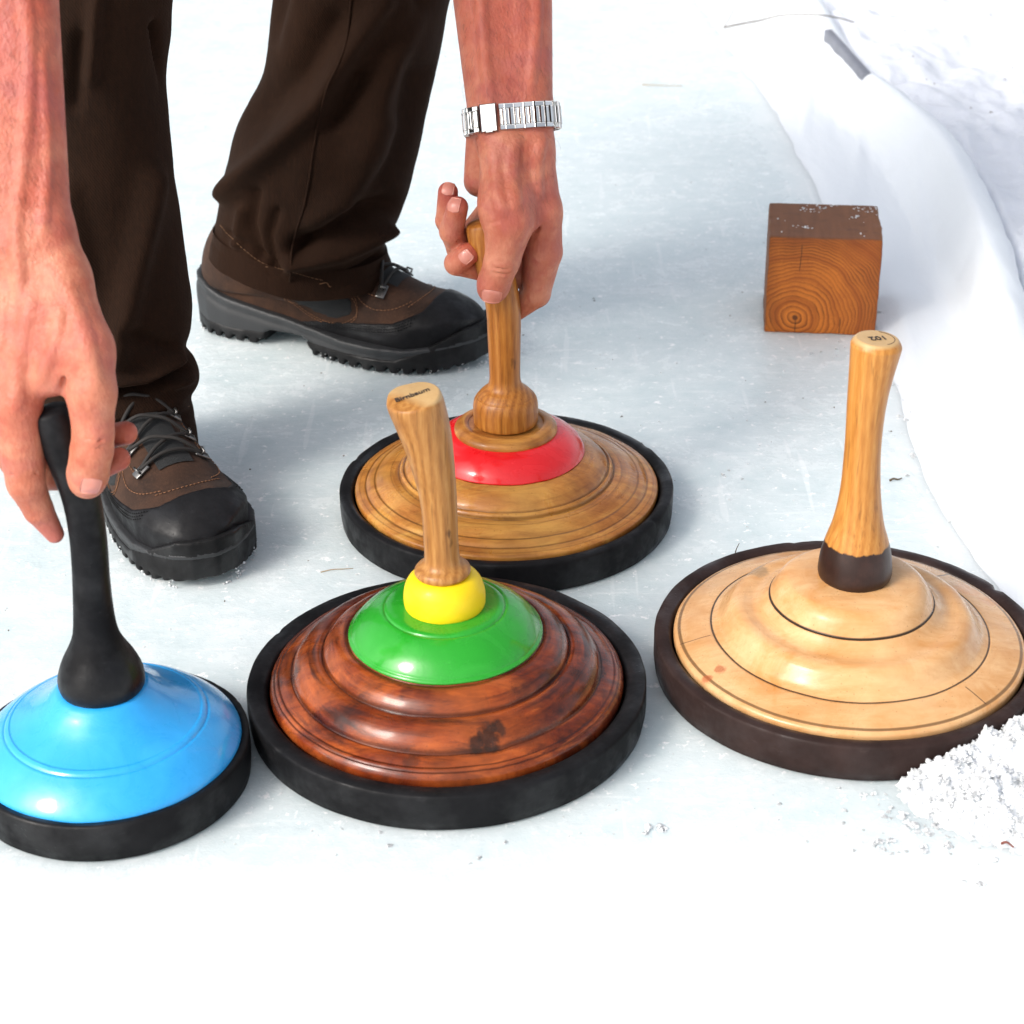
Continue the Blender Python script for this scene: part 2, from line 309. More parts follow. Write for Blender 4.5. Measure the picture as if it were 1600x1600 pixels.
def m_cloth(name, col, hi, sc=1.0):
    M = Mt(name); a = M.noise(7, 3, .5); f = M.noise(900*sc, 2, .6, M.map((1, 1, .35))); w = M.noise(420, 4, .65, M.map((1, 1, .25)))
    c = M.mix(M.ramp(a, [(.25, .2), (.8, .75)]), col, hi); c = M.mix(M.ramp(w, [(.40, 0), (.75, .6)]), c, hi)
    M.set(Base_Color=c, Roughness=.85, Sheen_Weight=.06, Sheen_Roughness=.5, Sheen_Tint=(.55, .33, .22, 1), Specular_IOR_Level=.08); n = M.bump(w, .3, .002); n = M.bump(M.wave(170, M.map((1, 1, 1), rot=(.4, .6, 0)), .6, 2, 3), .22, .0006, n); M.bump(f, .5, .0006, n); return M.m
def m_leather():
    M = Mt("brown_nubuck"); a = M.noise(26, 5, .65); c = M.mix(M.ramp(a, [(.35, 0), (.7, 1)]), (.022, .0120, .0085), (.062, .029, .0165)); c = M.mix(M.ramp(M.noise(400, 3, .7), [(.5, 0), (.8, .5)]), c, (.085, .042, .024))
    M.set(Base_Color=c, Roughness=.78, Sheen_Weight=.05, Specular_IOR_Level=.15); M.bump(M.noise(600, 4, .7), .4, .0008); return M.m
def m_flat(name, col, rough=.5, metal=0.0, bs=0.0, bsc=200, var=.3):
    M = Mt(name); a = M.noise(40, 4, .6); M.set(Base_Color=M.mix(a, tuple(q*(1-var) for q in col), tuple(min(1, q*(1+var)) for q in col)), Roughness=rough, Metallic=metal)
    if bs: M.bump(M.noise(bsc, 4, .65), bs, .001)
    return M.m
def m_block_end():
    M = Mt("timber_end_grain"); o = M.xyz(); px, pz = -.026, .017    # pith
    x = M.math('SUBTRACT', o[0], px); z = M.math('SUBTRACT', o[2], pz); wv = M.noise(22, 3, .5); r = M.math('SQRT', M.math('ADD', M.math('MULTIPLY', x, x), M.math('MULTIPLY', z, z)))
    r = M.math('ADD', r, M.math('MULTIPLY', M.math('SUBTRACT', wv, .5), .016)); warp = M.math('ADD', M.math('ADD', M.math('MULTIPLY', r, 115), M.math('MULTIPLY', M.math('MULTIPLY', r, r), 1250)), M.math('MULTIPLY', M.noise(9, 4, .6), 3)); fr = M.math('FRACT', warp)
    ring = M.ramp(fr, [(0, 0), (.5, .25), (.86, 1.0), (.95, .95), (1, 0)]); c = M.mix(M.math('MULTIPLY', ring, M.range(M.noise(26, 4, .6, M.map(loc=(3, 3, 3))), .35, .65, .35, 1)), (.60, .170, .018), (.065, .011, .0015)); ed = M.math('MAXIMUM', M.range(M.math('ADD', o[0], M.math('MULTIPLY', M.math('SUBTRACT', wv, .5), .05)), .02, .058), M.range(M.math('ADD', o[2], M.math('MULTIPLY', M.math('SUBTRACT', wv, .5), .06)), .075, .108)); ed = M.math('MAXIMUM', ed, M.range(M.math('ADD', o[0], M.math('MULTIPLY', M.math('SUBTRACT', wv, .5), .03)), -.040, -.060)); c = M.mix(M.math('MULTIPLY', ed, .6), c, (.12, .027, .004)); c = M.mix(M.range(r, .0, .11), M.mix(.10, c, (.62, .21, .030)), M.mix(.28, c, (.17, .042, .006)))
    c = M.mix(M.ramp(M.noise(30, 5, .6), [(.5, 0), (.75, .6)]), c, (.30, .075, .012)); c = M.mix(M.ramp(M.noise(500, 2, .5), [(.5, 0), (.8, .4)]), c, (.15, .04, .01))
    side = M.mix(M.noise(1, 6, .65, M.map((150, 12, 40))), (.12, .040, .013), (.26, .098, .034)); side = M.mix(M.ramp(M.noise(60, 5, .7), [(.55, 0), (.75, .6)]), side, (.06, .022, .009))
    g = M.t.nodes.new("ShaderNodeNewGeometry"); tc = M.t.nodes.new("ShaderNodeTexCoord"); nn = M.xyz(tc.outputs["Normal"]); k = M.range(M.math('ABSOLUTE', nn[1]), .6, .8); c = M.mix(k, side, c)
    cb = M.t.nodes.new('ShaderNodeCombineXYZ'); M.put(cb.inputs[0], M.math('MULTIPLY', r, 85)); c = M.mix(M.math('MULTIPLY', M.ramp(M.noise(1.0, 3, .6, cb.outputs[0]), [(.46, 0), (.66, .65)]), k), c, (.20, .040, .005))
    pith = M.range(M.math('ADD', r, M.math('MULTIPLY', wv, .003)), .0010, .0028, 1, 0); c = M.mix(M.math('MULTIPLY', pith, M.math('MULTIPLY', k, .85)), c, (.05, .016, .006))
    for cx, z0, z1 in ((-.024, .066, .098), (-.0255, -.004, .016), (.02, .0, .02)):
        cr = M.math('MULTIPLY', M.range(M.math('ABSOLUTE', M.math('SUBTRACT', M.math('ADD', o[0], M.math('MULTIPLY', M.math('SUBTRACT', M.noise(60, 3, .6), .5), .004)), cx)), .0002, .0008, .85, 0), M.math('MULTIPLY', M.range(o[2], z0, z0+.004), M.range(o[2], z1-.004, z1, 1, 0))); c = M.mix(M.math('MULTIPLY', cr, k), c, (.05, .018, .007))
    M.set(Base_Color=c, Roughness=.6, Specular_IOR_Level=.35); n = M.bump(ring, .12, .0008); M.bump(M.noise(300, 4, .7), .4, .0012, n); return M.m

# ------------------------------------------------------------------ the setting: ice, snow field, foil edge
ICE, SNOW, GRAIN, FOIL = m_ice(), m_snow(), m_crystal(), m_plastic()
def fbm(x, y, z=0.0, o=4): return mn.fractal(Vector((x, y, z)), 1.0, 2.0, o)
tag(mesh("ice", [(-60, -60, 0), (60, -60, 0), (60, 60, 0), (-60, 60, 0)], [(0, 1, 2, 3)], ICE, smooth=False), kind="structure")
K = np.array([  # y, edge of flap, foot of the wall, crest, crest height
 (.60, .43, .47, .500, .062), (.9, .425, .455, .485, .062), (1.15, .412, .440, .470, .062), (1.39, .378, .433, .456, .064), (1.57, .385, .445, .466, .068), (1.74, .397, .464, .491, .070), (1.93, .400, .478, .517, .072), (2.09, .400, .484, .530, .072),
 (2.2, .402, .486, .536, .072), (2.3, .402, .482, .531, .069), (2.42, .402, .468, .512, .070), (2.6, .395, .455, .496, .056), (2.78, .380, .448, .487, .054), (2.95, .370, .445, .482, .072), (3.26, .350, .438, .476, .072), (4, .33, .43, .47, .07), (9, .33, .43, .47, .07)])
def kk(y, i): return float(np.interp(y, K[:, 0], K[:, i]))
def foil_rows():
    ys = np.concatenate([np.linspace(.62, 3.4, 260), np.linspace(3.45, 9, 40)]); rows = []
    for y in ys:
        e, f, c, h = (np.mean([kk(y+q, i) for q in (-.06, -.03, 0, .03, .06)]) for i in range(1, 5)); P = []
        ctrl = [(e-.05, -.004), (e-.012, .0005), (e+.01, .004), (f-.02, .007), (f-.004, .011), (f+.3*(c-f), .3*h+.008), (f+.72*(c-f), .80*h), (c, h), (c+.016, h-.004), (c+.030, h-.020), (c+.044, .020), (c+.09, -.01)]
        cc = catmull([(a, 0, b) for a, b in ctrl], 6)
        for i, q in enumerate(cc):
            t = i/len(cc); x, z = q[0], q[2]; w = math.exp(-((t-.33)/.16)**2)
            z += w*.0030*fbm(x*26, y*5.0, 3)+.0012*fbm(x*30, y*7, 7)*(1 if t > .1 else .5); x += .0035*fbm(t*3, y*4, 1)*(1 if t > .35 else .4)+.0025*fbm(t*7, y*17, 4)
            rdg = abs(mn.noise(Vector((x*17-y*3.2, y*1.6, 2)))); z += w*.005*max(0, .22-rdg)/.22
            P.append((x, y, z))
        rows.append(P)
    return rows
rows = foil_rows(); nc = len(rows[0])
tag(mesh("plastic_sheet", [p for r in rows for p in r], [(i*nc+j, i*nc+j+1, (i+1)*nc+j+1, (i+1)*nc+j) for i in range(len(rows)-1) for j in range(nc-1)], FOIL),
    "white plastic sheet draped over the rink edge, creased and dusted with snow", "plastic sheet")
def height_grid(name, xs, ys, fz, m, **kw):
    V = [(x, y, fz(x, y)) for y in ys for x in xs]; n = len(xs)
    return mesh(name, V, [(j*n+i, j*n+i+1, (j+1)*n+i+1, (j+1)*n+i) for j in range(len(ys)-1) for i in range(n-1)], m, **kw)
def snow_z(x, y):
    b = kk(min(max(y, .6), 9), 3)+.012; t = min(max((x-b)/.030, 0), 1)
    z = -.02+t*.064+.030*fbm(x*2.6, y*2.6, 5)*min(1, max(0, (x-b)/.25))+.016*fbm(x*9, y*9, 2, 5)+.006*fbm(x*34, y*34, 1, 4)
    cav = mn.noise(Vector((x*5.2, y*5.2, 9))); return z-.028*max(0, cav-.22)*t
xs = np.concatenate([np.linspace(.44, 1.5, 170), np.linspace(1.53, 5, 60)]); ys = np.concatenate([np.linspace(.55, 3.7, 300), np.linspace(3.75, 9, 60)])
tag(height_grid("snow", xs, ys, snow_z, m_snow("field_snow", (.72, .745, .80))), kind="structure")
# grey edging board that shows where the foil has slipped
B = MB()
pa, pb = np.array([.484, 2.78]), np.array([.499, 2.53]); dr = (pb-pa)/np.linalg.norm(pb-pa); nr = np.array([-dr[1], dr[0]])
B.box([*(pa+pb)/2, .0315], [*(dr*np.linalg.norm(pb-pa)/2), 0], [*(nr*.006), 0], [0, 0, .0325], .0015)
tag(B.build("edging_board", m_flat("weathered_board", (.19, .20, .235), .7, bs=.4)), "grey weathered board edge showing beside the white sheet", "board")

# ------------------------------------------------------------------ timber block
blk = empty("timber_block", (.3195, 1.757, 0), R(-7.0))
def block_mesh():
    bm = bmesh.new(); bmesh.ops.create_grid
    bmesh.ops.create_cube(bm, size=1); bm.transform(Matrix.Diagonal((.1135, .108, .1035, 1))); bm.transform(Matrix.Translation((0, .054, .0515)))
    bmesh.ops.bevel(bm, geom=bm.edges[:], offset=.0016, segments=2, profile=.5, affect='EDGES'); bmesh.ops.subdivide_edges(bm, edges=[e for e in bm.edges if e.calc_length() > .05], cuts=22, use_grid_fill=True)
    for v in bm.verts:
        p = v.co*60; n = mn.noise_vector(p); edge = (abs(abs(v.co.x)-.0567) < .003)+(abs(v.co.z-.103) < .003)+(abs(v.co.z-.0003) < .002)+(abs(v.co.y) < .003)
        v.co += n*(.0012 if edge > 1 else .00025)
    me = bpy.data.meshes.new("timber"); bm.to_mesh(me); bm.free(); return me
link("timber", block_mesh(), m_block_end(), blk, smooth=True)
tag(blk, "square orange wooden block with growth rings standing on the ice", "wooden block")

# snow grains: small faceted lumps
ICO = None
def grains(P, S, flat=.75):
    global ICO
    if ICO is None:
        bm = bmesh.new(); bmesh.ops.create_icosphere(bm, subdivisions=2, radius=1); ICO = (np.array([v.co[:] for v in bm.verts]), np.array([[v.index for v in f.verts] for f in bm.faces])); bm.free()
    V0, F0 = ICO; Vs = []; Fs = []
    for i, (p, s) in enumerate(zip(P, S)):
        d = 1+.28*(rng.random(len(V0))-.5)+.25*np.sin(V0@rng.normal(size=3)*2.4+rng.random()*6); sc = s*np.array([rng.uniform(.7, 1.3), rng.uniform(.7, 1.3), rng.uniform(.6, 1.1)*flat])
        Vs.append(V0*d[:, None]*sc+p); Fs.append(F0+i*len(V0))
    return np.concatenate(Vs), np.concatenate(Fs)
# crust on the block's top
P = []; S = []
for _ in range(520):
    x = rng.uniform(-.055, .055); y = rng.uniform(.002, .106)
    if fbm(x*40, y*40, 2)+1.1*(y/.108-.55)*(x > -.01)+.25*(x > .03) < .38: continue
    P.append((x, y, .1035)); S.append(rng.uniform(.0004, .0013))
V, F = grains(np.array(P), S, .5); o = qmesh("snow_crust", V, F, GRAIN, blk, smooth=False); o["kind"] = "stuff"

# ------------------------------------------------------------------ ice stocks
def bend(V, path):
    """bend a straight turned handle (axis z) along a list of (z, dx, dy)"""
    path = np.array(path); V = np.array(V); z = V[:, 2].copy()
    sp = catmull(path[:, [1, 2, 0]], 12); o = np.argsort(sp[:, 2]); zz = sp[o, 2]; dx = np.interp(z, zz, sp[o, 0]); dy = np.interp(z, zz, sp[o, 1]); e = 1e-3
    sx = (np.interp(z+e, zz, sp[o, 0])-np.interp(z-e, zz, sp[o, 0]))/(2*e); sy = (np.interp(z+e, zz, sp[o, 1])-np.interp(z-e, zz, sp[o, 1]))/(2*e)
    V[:, 2] -= V[:, 0]*sx+V[:, 1]*sy; V[:, 0] += dx; V[:, 1] += dy; return V
def smoothprof(pts, n=8): return [tuple(q) for q in catmull([(a, b, 0) for a, b in pts], n)[:, :2]]
def handle(name, prof, path, m, parent, tilt=None, cap_r=None, seg=96):
    V, F = lathe(smoothprof(prof, 6), seg); V = np.array(V); ztop = V[:, 2].max()
    last = np.arange(len(V)-seg, len(V)); F.append(tuple(last))
    r = np.hypot(V[:, 0], V[:, 1]); nz = np.array([fbm(p[0]*60, p[1]*60, p[2]*20, 3) for p in V]); V[:, :2] *= (1+.012*nz)[:, None]
    if tilt is not None:
        k = np.clip((V[:, 2]-(ztop-.05))/.05, 0, 1)**2; V[:, 2] += k*(tilt[0]*V[:, 0]+tilt[1]*V[:, 1])
    V = bend(V, path); return mesh(name, V, F, m, parent), ztop
def rubber_ring(parent, m, Ro, Ri, h, seed=0):
    pr = [(Ri-.004, .004), (Ri, .006), (Ri+.0005, h-.006), (Ri+.0018, h-.0022), (Ri+.004, h-.0008), (Ro-.006, h), (Ro-.0012, h-.0002), (Ro-.0003, h-.0010), (Ro, h-.003), (Ro, h*.6), (Ro-.0002, h*.3), (Ro-.0012, .0015), (Ro-.004, .0004), (Ri-.01, .0004)]
    V, F = lathe(pr, 220); V = np.array(V); n = np.array([fbm(p[0]*45+seed, p[1]*45, p[2]*45, 4) for p in V]); n2 = np.array([fbm(p[0]*9+seed, p[1]*9, p[2]*60, 2) for p in V]); d = V.copy(); d[:, 2] = 0; d /= np.linalg.norm(d, axis=1)[:, None]; V += d*(.00032*n+.0003*n2)[:, None]; V[:, 2] += np.where(V[:, 2] > h*.6, .0003*n, 0); nk = np.array([max(0, mn.noise(Vector((p[0]*70+seed, p[1]*70, 5)))-.42) for p in V])*np.exp(-((V[:, 2]-h)/.004)**2)*(np.hypot(V[:, 0], V[:, 1]) > Ro-.003); V -= d*(nk*.008)[:, None]; V[:, 2] -= nk*.006
    return mesh("rubber_ring", V, F, m, parent)
def plate(name, pts, m, parent, seg=200, nsub=5, amp=.0004, seed=0, gouge=None):
    prof = []
    for a in pts:           # a list of runs; sharp creases between runs
        q = smoothprof(a, nsub) if len(a) > 2 else a; prof += q if not prof else q[1:] if q[0] == prof[-1] else q
    V, F = lathe(prof, seg); V = np.array(V); n = np.array([fbm(p[0]*35+seed, p[1]*35, p[2]*35, 3) for p in V]); V[:, 2] += amp*n
    if gouge:       # a torn patch in the wood
        gx_, gy_, gr = gouge; d = np.hypot((V[:, 0]-gx_)/1.5-.15*(V[:, 1]-gy_), V[:, 1]-gy_)/gr; V[:, 2] -= np.clip(1-d*d, 0, 1)*(.0016+.0016*np.array([fbm(p[0]*300, p[1]*300, 1, 3) for p in V]))
    return mesh(name, V, F, m, parent)
def lettering(txt, size, M4, m, parent, name="lettering"):
    cu = bpy.data.curves.new("txt", 'FONT'); cu.body = txt; cu.size = size; cu.align_x = 'CENTER'; cu.align_y = 'CENTER'; cu.extrude = .00012; cu.offset = .0001
    t = bpy.data.objects.new("txt", cu); COL.objects.link(t); dg = bpy.context.evaluated_depsgraph_get(); me = bpy.data.meshes.new_from_object(t.evaluated_get(dg)); bpy.data.objects.remove(t)
    me.name = name; me.transform(M4); me.materials.clear(); return link(name, me, m, parent, False)
INK = m_flat("pencil_ink", (.03, .022, .02), .7)
BLK = m_rubber("black_rubber", (.0060, .0060, .0068)); BRN = m_rubber("dark_brown_ring", (.022, .0125, .011))
G = "ice stocks standing on the rink"
def blot(cx, cy, rr, col, st_=.8):
    def f(M, c):
        d = M.math('ADD', M.radius(cx, cy), M.math('MULTIPLY', M.math('SUBTRACT', M.noise(150, 4, .65), .5), rr*1.5)); return M.mix(M.range(d, rr*.55, rr, st_, 0), c, col)
    return f
# --- dark red stock with green cone and yellow collar
st = empty("ice_stock", (-.0469, 1.0824, 0)); tag(st, "dark red wooden ice stock with bright green cone and yellow collar", "ice stock", G)
rubber_ring(st, BLK, .1402, .1246, .0285, 1)
gm = m_plate("dark_red_varnish", [(.050, .007, .003), (.185, .030, .007), (.42, .098, .020)], [(.1206, .0009, .6), (.1175, .0009, .6), (.108, .0014, .6), (.0859, .0014, .6), (.069, .0020, .5)], ((.016, .006, .005), .75), .22, (5, 40, 30), .4, .35, turn=.75, lines=(blot(.030, -.0985, .0085, (.020, .009, .005), .9), blot(.022, -.1035, .0055, (.020, .009, .005), .85), blot(.037, -.093, .0055, (.026, .011, .006), .85), blot(-.105, -.02, .007, (.03, .008, .004), .6), blot(.09, -.035, .008, (.02, .007, .004), .6), blot(-.02, -.112, .006, (.03, .010, .005), .5)))
plate("wooden_body", [[(.1215, .018), (.1236, .0225), (.1238, .0275), (.1228, .0305), (.1208, .0328)], [(.1204, .0325), (.119, .0338), (.1177, .0344)], [(.1173, .0342), (.113, .0366), (.1088, .0380), (.1081, .0379)], [(.1078, .0382), (.1058, .0432), (.101, .0488), (.095, .0522), (.0895, .0532), (.0866, .0524), (.0860, .0518)], [(.0857, .0520), (.0840, .0562), (.0795, .0612), (.074, .0640), (.0695, .0646), (.0674, .0642)], [(.0674, .0645), (.060, .064)]], gm, st, 300, amp=.0006, gouge=(.030, -.0985, .0095))
plate("painted_cone", [[(.0650, .0640), (.0672, .0652), (.0672, .0666), (.0655, .0682)], [(.0655, .0682), (.0645, .0700), (.0615, .0738), (.0570, .0782), (.0510, .0824), (.0455, .0850), (.0430, .0856), (.0418, .0853)], [(.0416, .0853), (.0405, .0866), (.0375, .0874), (.033, .0876), (.024, .0877)]], m_paint("green_paint", (.015, .28, .016)), st, amp=.0004)
plate("collar", [[(.0262, .0868), (.0275, .0876), (.0281, .0905), (.0281, .0955), (.0274, .1005), (.0258, .1052), (.0228, .1092), (.0185, .1116), (.013, .1120)]], m_paint("yellow_paint", (.80, .56, .004), .42, .1, .05), st, 96)
gh, zt = handle("handle", [(.0150, .1112), (.0184, .1122), (.0192, .1145), (.0178, .1172), (.0142, .1198), (.0121, .124), (.0117, .136), (.0119, .155), (.0126, .172), (.0140, .190), (.0156, .208), (.0170, .225), (.0176, .236), (.0174, .2425), (.0166, .2445), (.0155, .2450)],
    [(.110, -.0006, 0), (.135, -.0012, 0), (.170, -.0022, 0), (.205, -.0066, -.0004), (.230, -.0122, -.001), (.247, -.0170, -.002)], m_handle("ash_handle", [(.20, .070, .013), (.36, .155, .036), (.48, .25, .075)], top=.2445), st, (-.10, .10))
def capm(obj, up, yaw, lift=.0004):
    """matrix on the end face of a handle"""
    me = obj.data; n = 96; vs = np.array([me.vertices[i].co[:] for i in range(len(me.vertices)-n, len(me.vertices))]); c = vs.mean(0); nrm = np.linalg.svd(vs-c)[2][2]
    nrm = nrm if nrm[2] > 0 else -nrm; x = np.array([math.cos(yaw), math.sin(yaw), 0]); x -= nrm*(x@nrm); x /= np.linalg.norm(x); y = np.cross(nrm, x); c = c+nrm*lift+y*up
    return Matrix(((x[0], y[0], nrm[0], c[0]), (x[1], y[1], nrm[1], c[1]), (x[2], y[2], nrm[2], c[2]), (0, 0, 0, 1)))
lettering("Birnbaum", .0062, capm(gh, .001, R(20)), INK, gh)
# --- golden brown stock with red band
st = empty("ice_stock", (-.0044, 1.3761, 0)); tag(st, "golden brown ice stock with red painted band, gripped by the hand with the watch", "ice stock", G)
rubber_ring(st, BLK, .1405, .1282, .0285, 5)
rm = m_plate("amber_varnish", [(.24, .075, .014), (.45, .175, .036), (.58, .315, .075)], [(.1184, .0011, .5), (.1107, .0011, .5), (.1235, .0007, .3), (.0970, .0008, .3), (.0902, .0012, .45), (.0858, .0012, .5)], ((.15, .046, .011), .55), .26, (5, 40, 30), .35, .25, turn=.45)
plate("wooden_body", [[(.125, .018), (.1272, .0225), (.1274, .0272), (.1255, .0292), (.1190, .0312)], [(.1184, .0309), (.115, .0336), (.1110, .0352)], [(.1104, .0350), (.103, .0390), (.0960, .0410), (.0905, .0414)], [(.0900, .0410), (.0892, .0440), (.0875, .0456), (.0862, .0452)], [(.0856, .0446), (.083, .0490), (.076, .0548), (.069, .0582), (.0652, .0592)], [(.0652, .0588), (.06, .058)]], rm, st, amp=.0005, seed=3)
plate("painted_band", [[(.0640, .0585), (.0656, .0596), (.0654, .0612), (.0625, .0662), (.057, .0715), (.050, .0758), (.0425, .0782)], [(.0425, .0782), (.04, .077)]], m_paint("red_paint", (.66, .010, .014)), st, seed=9)
plate("wooden_cap", [[(.0420, .0768), (.0428, .0786), (.0422, .0815), (.0390, .0842), (.0345, .0855), (.0315, .0850), (.0298, .0840), (.0150, .0838)]], rm, st, 120, seed=4)
rh, _ = handle("handle", [(.0245, .0845), (.0262, .0858), (.0268, .088), (.0269, .094), (.0268, .1005), (.0258, .1058), (.0240, .1090), (.0232, .1094), (.0222, .1112), (.0190, .1145), (.0152, .1175), (.0131, .122), (.0126, .130), (.0131, .150), (.0137, .172), (.0139, .195), (.0137, .220), (.0134, .245), (.0126, .2545), (.0105, .2585), (.004, .2600)],
    [(.08, .0003, 0), (.12, -.0002, 0), (.155, -.0004, 0), (.187, -.0010, 0), (.214, -.0058, 0), (.244, -.0140, 0), (.263, -.0185, 0)], m_handle("worn_oak_handle", [(.17, .050, .007), (.36, .125, .018), (.50, .225, .045)]), st)
# --- pale beech stock
st = empty("ice_stock", (.2427, 1.1299, 0)); tag(st, "pale beech ice stock with black turned lines and a dark brown handle foot", "ice stock", G)
rubber_ring(st, BRN, .1402, .1268, .0290, 11)
def rad_line(ang, r0, r1, w):
    def f(M, c):
        o = M.xyz(); ca, sa = math.cos(ang), math.sin(ang); a = M.math('ADD', M.math('MULTIPLY', o[0], ca), M.math('MULTIPLY', o[1], sa)); b = M.math('ABSOLUTE', M.math('SUBTRACT', M.math('MULTIPLY', o[1], ca), M.math('MULTIPLY', o[0], sa)))
        k = M.math('MULTIPLY', M.range(b, w*.5, w, 1, 0), M.math('MULTIPLY', M.range(a, r0, r0+.001), M.range(a, r1-.001, r1, 1, 0))); return M.mix(M.math('MULTIPLY', k, .85), c, (.06, .03, .02))
    return f
lm = m_plate("pale_beech", [(.48, .235, .082), (.60, .345, .155), (.67, .43, .225)], [(.1222, .0012, .75), (.1212, .0006, .5)], ((.47, .19, .040), .75), .24, (6, 34, 30), .45, .5, turn=.12,
    lines=(rad_line(R(-50), .1035, .1225, .0006), rad_line(R(42), .103, .124, .0010), rad_line(R(186), .101, .124, .0005), blot(-.0985, -.052, .005, (.36, .09, .035), .7), blot(-.108, -.058, .004, (.36, .09, .035), .7), blot(-.061, .053, .011, (.30, .19, .10), .8), blot(.098, .054, .014, (.55, .22, .06), .6), blot(.112, .040, .010, (.50, .19, .05), .5)))
def ring_lines(M):
    c = M.b.inputs["Base Color"].links[0].from_socket; r = M.radius(); c = M.mix(M.math('MULTIPLY', line(M, r, .0583, .0008), .95), c, (.012, .009, .008)); c = M.mix(M.math('MULTIPLY', line(M, r, .0991, .0009), .9), c, (.02, .014, .012)); M.put(M.b.inputs["Base Color"], c)
class _W(Mt):
    def __init__(s, m): s.m = m; s.t = m.node_tree; s.b = s.t.nodes["Principled BSDF"]; s.co = s.t.nodes["Texture Coordinate"].outputs["Object"]
ring_lines(_W(lm))
plate("wooden_body", [[(.124, .018), (.1258, .0225), (.1260, .0270), (.1250, .0292), (.1225, .0305), (.1160, .0325), (.1080, .0348), (.0993, .0366)], [(.0993, .0364), (.0968, .0374), (.0936, .0396), (.0900, .0442), (.0860, .0496), (.0820, .0524), (.0775, .0533), (.0730, .0530), (.0690, .0532), (.0640, .0556), (.0583, .0612)], [(.0583, .0609), (.0562, .0652), (.0525, .0715), (.0475, .0757), (.0420, .0773), (.0350, .0784), (.0240, .0788)]], lm, st, seed=6)
lh, _ = handle("handle", [(.0235, .0780), (.0250, .0790), (.0262, .0830), (.0258, .0900), (.0246, .0985), (.0218, .1090), (.0182, .1210), (.0155, .1350), (.0138, .1500), (.0128, .1680), (.0125, .1850), (.0130, .2050), (.0141, .2260), (.0158, .2440), (.0170, .2540), (.0170, .2570), (.0150, .2602), (.0138, .2612), (.0125, .2613)],
    [(.07, .0012, 0), (.10, .0004, 0), (.145, -.0004, 0), (.180, -.0014, 0), (.218, -.0014, 0), (.254, .0012, 0), (.263, .0018, 0)], m_handle("pear_handle", [(.30, .105, .016), (.44, .185, .036), (.53, .265, .068)], ((.021, .0080, .0055), .1070), .2600), st)
lettering("102", .0085, capm(lh, .0005, R(196)), INK, lh)
V, F = tube([(.0115*math.cos(a), .0115*math.sin(a), 0) for a in np.linspace(R(-65), R(75), 30)], .00022, 6); o = mesh("pencil_arc", np.array([capm(lh, 0, 0, .0001) @ Vector(p) for p in V]), F, INK, lh)
# --- small blue stock
st = empty("ice_stock", (-.2695, 1.0065, 0)); tag(st, "small blue ice stock with a black handle held in the bare hand", "ice stock", G)
rubber_ring(st, BLK, .0925, .0835, .0290, 17)
plate("wooden_body", [[(.0835, .018), (.0868, .0235), (.0872, .0285), (.0855, .0325), (.0800, .0385), (.0735, .0440), (.0668, .0485)], [(.0664, .0482), (.0650, .0498), (.0628, .0510)], [(.0626, .0508), (.056, .0540), (.047, .0590), (.039, .0650), (.033, .0705), (.0285, .0735), (.02, .0742)]], m_paint("blue_paint", (.022, .335, .76), .22, .7, .1), st)
bh, _ = handle("handle", [(.0235, .0700), (.0264, .0722), (.0281, .0775), (.0276, .0840), (.0242, .0935), (.0195, .1025), (.0160, .1100), (.0140, .1180), (.0127, .1320), (.0118, .1550), (.0116, .1800), (.0118, .2050), (.0122, .2250), (.0126, .2420), (.0127, .2600), (.0122, .2680), (.0105, .2730), (.003, .2750)],
    [(.07, .0000, 0), (.12, .0006, 0), (.15, .0020, 0), (.185, .0040, 0), (.215, .0028, 0), (.24, -.0018, 0), (.275, -.0090, 0)], m_rubber("black_handle_paint", (.0050, .0050, .0058)), st)

# ------------------------------------------------------------------ the person: forearms and hands
# each hand is modelled in its own frame (1 unit = one photo pixel at the depth of the handle it grips; x right, y down, w towards the viewer)
class Frame:
    def __init__(s, u0, v0, yplane):
        P = on_y(u0, v0, yplane); s.P = P; s.u0, s.v0 = u0, v0; d = P-CAM; s.s = (d@FWD)/FPX; s.tw = -d/np.linalg.norm(d); s.k = 1.0
        s.tp = -(d[2])/math.hypot(d[0], d[1])
    def lean(s, v, top):      # the handle stands upright in the world: rising by a pixel brings it closer to the viewer
        q = s.v0-np.asarray(v, float); return s.tp*np.where(q < top, q, top+.5*(1-np.exp(-(q-top)/60.0))*30)
    def __call__(s, Q):
        Q = np.asarray(Q, float); return s.P+((Q[..., 0]-s.u0)*s.s)[..., None]*RT-((Q[..., 1]-s.v0)*s.s)[..., None]*UP+(Q[..., 2]*s.s)[..., None]*s.tw
def chain(vol, J, k=4):
    f = vol.new()
    for (a, ra), (b, rb) in zip(J[:-1], J[1:]): f.cone(a, b, ra, rb, k)
    return f
def hand_volume(lo, hi, h, palm, palmk, fingers, creases, veins, sh):
    v = Vol(lo, hi, h)
    for a, b, ra, rb in palm: v.cone(sh(a), sh(b), ra, rb, palmk, pad=palmk+10)
    for J, k in fingers: v.merge(chain(v, [(sh(c), r) for c, r in J]), k)
    for pth, r, out in veins:
        P = catmull([(*p, hi[2]-8) for p in pth], 8); P = v.march(P, np.array([0, 0, -1.0])); g = v.grad(P); P = P-g*(r-out)
        for a, b in zip(P[:-1], P[1:]): v.cone(a, b, r, r, 9)
    for a, b, r, k in creases: v.cone(sh(a), sh(b), r, r, k, sub=True)
    return v
FL = Frame(787, 480, 1.3761); FRT = Frame(129, 791, 1.0065)
def shl(p): p = np.array(p, float); p[..., 2] += FL.lean(p[..., 1], 190); return p
def shr(p): p = np.array(p, float); p[..., 2] += FRT.lean(p[..., 1], 160); return p
